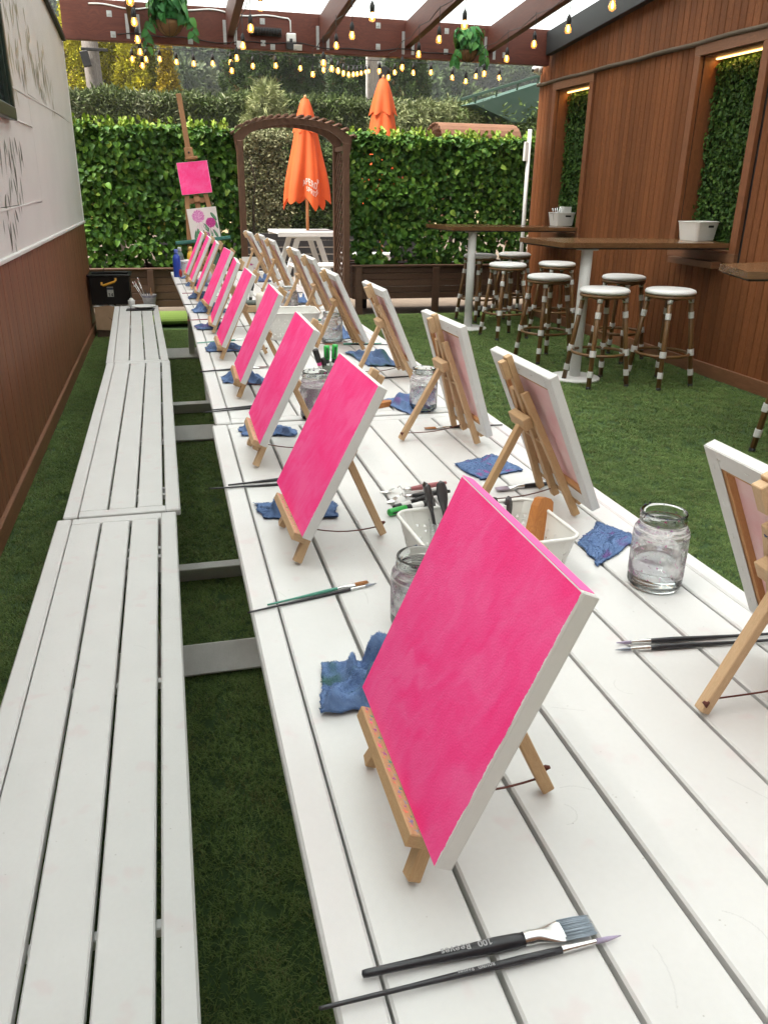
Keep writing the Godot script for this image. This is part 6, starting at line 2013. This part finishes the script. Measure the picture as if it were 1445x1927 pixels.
func build_corner() -> void:
	# display easel at the far end
	var t := thing("display_easel", "tall brown wooden studio easel in front of the left hedge", "easel", Vector3(.49, 0, -8.72))
	var roll := Basis(Vector3(0, 0, 1), deg_to_rad(6.0)) * Basis(Vector3(1, 0, 0), deg_to_rad(-9.0))
	t.basis = roll
	bar(t, "mast", Vector3(0, .35, -.02), Vector3(0, 2.38, -.02), .05, .028, M.brownwood)
	for s in [-1, 1]:
		bar(t, "front_leg", Vector3(s * .27, .03, .0), Vector3(s * .085, 1.5, .0), .045, .022, M.brownwood)
	bar(t, "cross_bar", Vector3(-.18, .72, -.02), Vector3(.18, .72, -.02), .05, .02, M.brownwood)
	bar(t, "cross_bar", Vector3(-.1, 1.38, -.02), Vector3(.1, 1.38, -.02), .05, .02, M.brownwood)
	bar(t, "back_leg", Vector3(0, .1, -.75), Vector3(0, 1.45, -.05), .045, .022, M.brownwood)
	boxpart(t, "top_clamp", Vector3(0, 1.83, .012), Vector3(.085, .1, .02), M.brownwood, .008)
	boxpart(t, "clamp_lip", Vector3(.015, 1.775, .028), Vector3(.125, .028, .04), M.brownwood, .004)
	part(t, "clamp_knob", lathe([Vector2(0, 0), Vector2(.009, 0), Vector2(.009, .01), Vector2(0, .012)], 12), M.black_soft, Transform3D(Basis(Vector3(1, 0, 0), PI / 2), Vector3(0, 1.83, .023)))
	boxpart(t, "tray", Vector3(-.01, .985, .045), Vector3(.56, .035, .06), tmat(mottle(82, lin(.01, .07, .06), lin(.05, .24, .2), 128, 0.02, 0.3, 0.5), 4.0, 0.5), .004, "green paint-covered tray of the easel")
	boxpart(t, "upper_tray", Vector3(0, 1.385, .012), Vector3(.06, .05, .034), M.brownwood, .004)
	var at := func(x: float, y: float, z: float) -> Transform3D: return Transform3D(roll, t.position + roll * Vector3(x, y, z))
	var fm := flower_picture()
	make_canvas("canvas", .305, .018, M.faces[2], "square pink canvas clamped in the upper part of the tall easel", at.call(.012, 1.437, .034), "")
	make_canvas("canvas", .295, .018, fm, "painting of pink pompom flowers resting on the green easel tray", at.call(.025, 1.004, .05), "")
	# crate on a torn cardboard box behind the bench
	var cb := thing("cardboard_box", "brown cardboard box with a torn pale flap under the black crate", "box", Vector3(-.585, 0, -9.08))
	boxpart(cb, "carton", Vector3(0, .15, 0), Vector3(.36, .3, .3), mat(lin(.07, .042, .026), 0.85), .004)
	var tp := PackedVector2Array([Vector2(-.19, -.13), Vector2(-.05, -.14), Vector2(0, -.145), Vector2(.02, -.13), Vector2(.19, -.12), Vector2(.19, .1), Vector2(.1, .105), Vector2(.02, .1), Vector2(-.06, .112), Vector2(-.19, .1)])
	part(cb, "torn_flap", plate(tp, .006), M.cardboard, Transform3D(Basis(Vector3(1, 0, 0), -0.06), Vector3(.01, .215, .154)), "pale torn flap hanging down the front")
	part(cb, "tear", plate(PackedVector2Array([Vector2(-.07, .02), Vector2(-.01, -.03), Vector2(.03, -.06), Vector2(.032, -.09), Vector2(.024, -.062), Vector2(-.015, -.036)]), .002), mat(lin(.06, .035, .02), 0.9), Transform3D(Basis(Vector3(1, 0, 0), -0.06), Vector3(.01, .2, .1615)))
	var wr := begin(true)
	for k in 5: add_lathe(wr, [Vector2(0, 0), Vector2(.045, .008), Vector2(.05, .016), Vector2(.02, .03), Vector2(0, .033)], 7, Transform3D(Basis.from_euler(Vector3(.3 * k, k, .2 * k)), Vector3(-.15 + k * .07, .3, .09)))
	solo("crumpled_tissue", done(wr), M.plastic_white, "crumpled white paper sticking out between crate and cardboard box", "paper", Transform3D(Basis.IDENTITY, cb.position))
	var cr := thing("storage_crate", "black plastic storage crate with yellow handle stacked on cardboard box", "crate", Vector3(-.59, .335, -9.1))
	var W := .4
	var H := .29
	var D := .34
	boxpart(cr, "floor", Vector3(0, .006, 0), Vector3(W - .03, .01, D - .03), M.crate, .002)
	for s in [-1, 1]:
		part(cr, "side_wall", box(Vector3(W - .01, H, .006), .002), M.crate, Transform3D(Basis(Vector3(1, 0, 0), s * .05), Vector3(0, H / 2, s * (D / 2 - .012))))
		part(cr, "side_wall", box(Vector3(.006, H, D - .03), .002), M.crate, Transform3D(Basis(Vector3(0, 0, 1), -s * .05), Vector3(s * (W / 2 - .012), H / 2, 0)))
		boxpart(cr, "rim", Vector3(0, H, s * (D / 2 - .004)), Vector3(W + .03, .022, .03), M.crate, .004)
		boxpart(cr, "rim", Vector3(s * (W / 2), H - .001, 0), Vector3(.03, .022, D - .022), M.crate, .004)
	var hs := begin(true)
	add_tube(hs, [Vector3(-.075, .225, .19), Vector3(-.078, .205, .198), Vector3(-.06, .197, .203), Vector3(.05, .232, .203), Vector3(.066, .247, .198), Vector3(.062, .265, .19)], [.012, .011, .0115, .0115, .011, .012], 10)
	part(cr, "handle", done(hs), M.yellow)
	part(cr, "label", box(Vector3(.062, .1, .0015), .0004), mat(lin(.5, .5, .47), 0.6), Transform3D(Basis(Vector3(1, 0, 0), .05), Vector3(-.0, .13, .1685)))
	part(cr, "label_print", text_mesh("14", .045, .0008), M.black, Transform3D(Basis(Vector3(1, 0, 0), .05), Vector3(-.0, .1, .1692)))
	boxpart(cr, "label_band", Vector3(0, .165, .1708), Vector3(.06, .03, .0012), mat(lin(.04, .06, .1), 0.5), .0003)
	var st := thing("thin_stick", "thin dark stick leaning out of the black crate", "stick", Vector3(-.73, .5, -9.2))
	part(st, "stick_body", tube([Vector3(0, 0, 0), Vector3(.07, .14, 0), Vector3(.13, .29, -.02)], .004, 6), M.black_soft)
	# things on the end of the far bench
	var by := .451
	var tray := solo("black_mat", box(Vector3(.245, .006, .13), .002), M.black_soft, "thin black mat under the white plate on the bench end", "mat", Transform3D(Basis(Vector3.UP, -.03), Vector3(-.265, by + .003, -7.66)))
	tray.rotation.y = -.03
	var pl := thing("plate", "white oval plate on a black mat at the far end of the bench", "plate", Vector3(-.235, by + .007, -7.72))
	pl.scale = Vector3(1, 1, .85)
	part(pl, "dish", lathe([Vector2(0, 0), Vector2(.06, 0), Vector2(.1, .014), Vector2(.108, .022), Vector2(.105, .024), Vector2(.062, .006), Vector2(0, .005)], 36), M.plastic_white)
	var bk := thing("brush_pot", "frosted tapered pot full of brushes and knives behind the plate", "pot", Vector3(-.185, by - .0005, -7.875))
	part(bk, "pot_wall", lathe([Vector2(0, 0), Vector2(.05, 0), Vector2(.066, .105), Vector2(.068, .107), Vector2(.063, .105), Vector2(.048, .004), Vector2(0, .004)], 32), tmat(mottle(98, lin(.34, .32, .34), lin(.6, .58, .57), 64, 0.03, 0.3, 0.4), 9.0, 0.4))
	part(bk, "stain_band", lathe([Vector2(.0646, .086), Vector2(.0655, .087), Vector2(.0668, .101), Vector2(.066, .103)], 32), tmat(mottle(99, lin(.1, .09, .14), lin(.4, .37, .42), 64, 0.05, 0.3, 0.4), 12.0, 0.5))
	for q in [[-.03, -.42, .1, .2, 0], [-.02, -.3, .0, .22, 0], [-.01, -.36, -.1, .17, 0], [.0, -.22, .1, .15, 1], [.02, .06, 0.05, .16, 2], [.03, .1, .1, .12, 2], [.01, -.05, .1, .13, 1], [-.035, -.5, 0.0, .2, 0]]:
		var b := thing("pot_tool", ["steel knife leaning left in the frosted pot", "dark brush handle upright in the frosted pot", "short brush on the right of the frosted pot"][q[4]], "painting tool", bk.position + Vector3(q[0] * .6, .01, 0), 0, ["knives in the frosted pot", "handles in the frosted pot", "short brushes in the frosted pot"][q[4]])
		b.rotation = Vector3(q[2], 0, -q[1])
		part(b, "tool_shaft", tube([Vector3(0, 0, 0), Vector3(0, q[3] * .6, 0), Vector3(0, q[3], 0)], [.0045, .0045, .003], 8), [M.steel, M.black, M.brownwood][q[4]])
		if q[4] == 0: part(b, "tool_head", lathe([Vector2(0, 0), Vector2(.008, .005), Vector2(.009, .03), Vector2(.004, .05), Vector2(0, .052)], 10), M.steel, Transform3D(Basis.from_scale(Vector3(1, 1, .3)), Vector3(0, q[3] - .01, 0)))
	var gl := thing("clear_cup", "small clear cup with crumpled tissue beside the frosted pot", "cup", Vector3(-.345, by - .001, -7.875))
	part(gl, "cup_wall", lathe([Vector2(0, 0), Vector2(.026, 0), Vector2(.032, .06), Vector2(.03, .06), Vector2(.024, .003), Vector2(0, .003)], 24), mat(lin(.6, .61, .6), 0.3))
	part(gl, "tissue", lathe([Vector2(0, .01), Vector2(.024, .03), Vector2(.028, .055), Vector2(.014, .078), Vector2(0, .082)], 7, false), M.plastic_white)
	# bright turf-covered kerb in front of the planter
	var rl := thing("turf_roll", "rolled strip of bright green turf before the brown planter", "turf roll", Vector3(.0, 0, -9.85))
	var prof := PackedVector2Array()
	for k in 20: prof.append(Vector2(.2 + cos(TAU * k / 20.0) * .26, .075 + sin(TAU * k / 20.0) * .07))
	part(rl, "turf_body", plate(prof, .62), M.turf_roll, Transform3D(Basis(Vector3(0, 0, -1), Vector3(0, 1, 0), Vector3(1, 0, 0)), Vector3(-.22, 0, .35)))

func bar_stool(label: String, at: Vector3, turn: float) -> void:
	if cache.has("stool"):
		var c := copy_of(cache["stool"], label)
		c.position = at
		c.rotation.y = turn
		return
	var t := thing("bar_stool", label, "bar stool", at, turn, "white-seated rattan bar stools")
	cache["stool"] = t
	var h := .755
	part(t, "seat", lathe([Vector2(0, h - .012), Vector2(.18, h - .012), Vector2(.196, h - .006), Vector2(.2, h + .008), Vector2(.192, h + .022), Vector2(.17, h + .03), Vector2(.08, h + .033), Vector2(0, h + .033)], 40), M.seat_weave)
	var rim := []
	for k in 28: rim.append(Vector3(cos(TAU * k / 28) * .183, h - .027, sin(TAU * k / 28) * .183))
	part(t, "seat_ring", tube(rim, .0135, 10, true), M.rattan)
	var foot := []
	for k in 28: foot.append(Vector3(cos(TAU * k / 28) * .212, .27, sin(TAU * k / 28) * .212))
	part(t, "foot_ring", tube(foot, .0125, 10, true), M.rattan)
	for k in 4:
		var a := PI / 4 + k * PI / 2
		var d := Vector3(cos(a), 0, sin(a))
		var at_ := func(y: float) -> Vector3: return d * lerpf(.262, .16, y / h) + Vector3(0, y, 0)
		var leg := part(t, "leg", tube([at_.call(0.0), at_.call(h * .5), at_.call(h - .02)], [.0195, .02, .0185], 12), M.rattan)
		part(leg, "foot_cap", tube([at_.call(-.001), at_.call(.028)], .0205, 12), M.black_soft)
		for y in [.1, .262, .56]:
			var p: Vector3 = at_.call(y)
			var e: Vector3 = at_.call(y + .05)
			var rr := []
			var pts := []
			for j in 9:
				pts.append(p.lerp(e, j / 8.0))
				rr.append(.022 + (.0022 if j % 2 == 0 else 0.0) + (.004 if y == .262 else 0.0))
			part(leg, "wrap", tube(pts, rr, 12), M.wrap)
		part(leg, "wrap", tube([at_.call(h - .075), at_.call(h - .05), at_.call(h - .012)], [.021, .023, .022], 10), M.wrap)
		# bowed brace to the next leg
		var a2 := a + PI / 2
		var d2 := Vector3(cos(a2), 0, sin(a2))
		var arc := []
		for j in 15:
			var f := j / 14.0
			var yy := .575 + .145 * pow(sin(PI * f), 0.45)
			var rad := lerpf(.262, .16, yy / h) + .004
			var dd := d.lerp(d2, smoothstep(0.08, 0.92, f)).normalized()
			var chord := d.lerp(d2, smoothstep(0.08, 0.92, f))
			arc.append(dd.lerp(chord, .35) * rad + Vector3(0, yy, 0))
		part(t, "brace", tube(arc, .0075, 8), M.rattan)

func bar_table(label: String, fl: Vector2, fr: Vector2, br: Vector2, bl: Vector2, post: Vector2) -> void:
	var t := thing("bar_table", label, "bar table", Vector3(post.x, 0, post.y), 0, "brown-topped bar tables along the timber wall")
	var h := 1.12
	var o := PackedVector2Array()
	for p in [fl, fr, br, bl]: o.append(Vector2(p.x - post.x, -(p.y - post.y)))
	var mid := (o[0] + o[3]) / 2.0
	# cut corners at the free end
	o = PackedVector2Array([o[0].lerp(o[1], .0), o[1], o[2], o[3].lerp(o[2], .0)])
	part(t, "top", plate(o, .038), M.tablewood, Transform3D(Basis(Vector3(1, 0, 0), -PI / 2), Vector3(0, h - .038, 0)))
	part(t, "edge_band", plate(Geometry2D.offset_polygon(o, -.02)[0], .012), M.black_soft, Transform3D(Basis(Vector3(1, 0, 0), -PI / 2), Vector3(0, h - .051, 0)))
	part(t, "post", lathe([Vector2(0, .012), Vector2(.046, .012), Vector2(.046, h - .06), Vector2(0, h - .06)], 28), M.white_v)
	part(t, "mounting_plate", lathe([Vector2(0, h - .062), Vector2(.09, h - .062), Vector2(.09, h - .052), Vector2(0, h - .052)], 28), M.white_v)
	part(t, "base", lathe([Vector2(0, 0), Vector2(.215, 0), Vector2(.215, .014), Vector2(.208, .02), Vector2(.06, .026), Vector2(0, .026)], 44), M.white_v)

func build_bar_area() -> void:
	bar_table("nearer full bar table on a white post, white basket on its wall end", Vector2(3.05, -6.08), Vector2(4.505, -6.0), Vector2(4.505, -6.6), Vector2(2.99, -6.82), Vector2(3.32, -6.2))
	bar_table("far bar table on a white post next to the hedge", Vector2(3.03, -8.75), Vector2(4.505, -8.68), Vector2(4.505, -9.15), Vector2(2.97, -9.5), Vector2(3.32, -8.87))
	bar_table("bar table cut off by the right edge of the picture", Vector2(2.95, -3.75), Vector2(4.505, -3.6), Vector2(4.505, -4.5), Vector2(3.12, -4.22), Vector2(3.4, -3.3))
	bar_stool("white-topped rattan stool just right of the nearer post, closest in its group", Vector3(3.39, 0, -5.97), .1)
	bar_stool("white-topped rattan stool at the right of the nearer group, below the wall basket", Vector3(3.91, 0, -5.85), .25)
	bar_stool("white-topped rattan stool against the wall, behind the two nearer ones", Vector3(4.1, 0, -6.9), .5)
	bar_stool("white-topped rattan stool directly left of the nearer white post", Vector3(3.39, 0, -7.0), .2)
	bar_stool("white-topped rattan stool behind the post, close to the timber wall", Vector3(4.1, 0, -8.3), .0)
	bar_stool("white-topped rattan stool right of the far post, front of its pair", Vector3(3.5, 0, -8.24), .15)
	bar_stool("white-topped rattan stool behind the far post, before the planter", Vector3(3.64, 0, -9.42), .35)
	bar_stool("white-topped rattan stool farthest away, between planter and wall", Vector3(4.16, 0, -9.6), .05)
	bar_stool("rattan stool cut off by the right edge, only a leg showing", Vector3(3.68, 0, -3.93), .3)
	var b1 := basket("plastic_basket", "white woven-pattern basket on the nearer bar table by the wall", Vector3(4.47, 1.121, -6.42), 0.35, .3, .22, .15, "white baskets on the bar tables", false)
	var b2 := basket("plastic_basket", "white basket of napkins and cutlery on the far bar table", Vector3(4.52, 1.121, -9.15), 0.1, .26, .2, .14, "white baskets on the bar tables", false)
	var st := begin()
	for b in [b1, b2]:
		pass
	# pressed pattern and grip holes of the bar baskets
	for q in [[b1, .3, .22, .15], [b2, .26, .2, .14]]:
		var s2 := begin()
		for i in 18:
			for j in 7:
				var y: float = q[3] * (.1 + .72 * j / 7.0)
				var f: float = lerpf(.84, 1.0, y / q[3])
				add_box(s2, Vector3(.008, .006, .003), Transform3D(Basis(Vector3(0, 0, 1), .7 if (i + j) % 2 else -.7), Vector3((i - 8.5) * q[1] * .043, y, q[2] / 2 * f + .0004)), .0008)
		part(q[0], "pressed_pattern", done(s2), M.basket_white)
		part(q[0], "grip", box(Vector3(.075, .018, .004), .0015), M.black_soft, Transform3D(Basis.IDENTITY, Vector3(.03, q[3] * .76, q[2] / 2 * .965)))
	var np := thing("napkins", "stack of white napkins standing in the basket on the far bar table", "napkins", Vector3(4.55, 1.128, -9.15), .1)
	for k in 6: part(np, "napkin", box(Vector3(.1, .2, .006), .002), M.plastic_white, Transform3D(Basis(Vector3(0, 0, 1), -.15 + .03 * k), Vector3(-.012 + .008 * k, .1, -.04 + .012 * k)))
	for k in 5:
		var f := thing("fork", "fork standing among the napkins in the far basket", "cutlery", Vector3(4.42 + .014 * k, 1.13, -9.12 + .01 * (k % 2)), 0, "cutlery in the far basket")
		f.rotation = Vector3(.1, 0, .25 - .08 * k)
		part(f, "fork_body", tube([Vector3(0, 0, 0), Vector3(0, .1, 0), Vector3(0, .19, 0)], [.003, .004, .007], 8), M.steel)
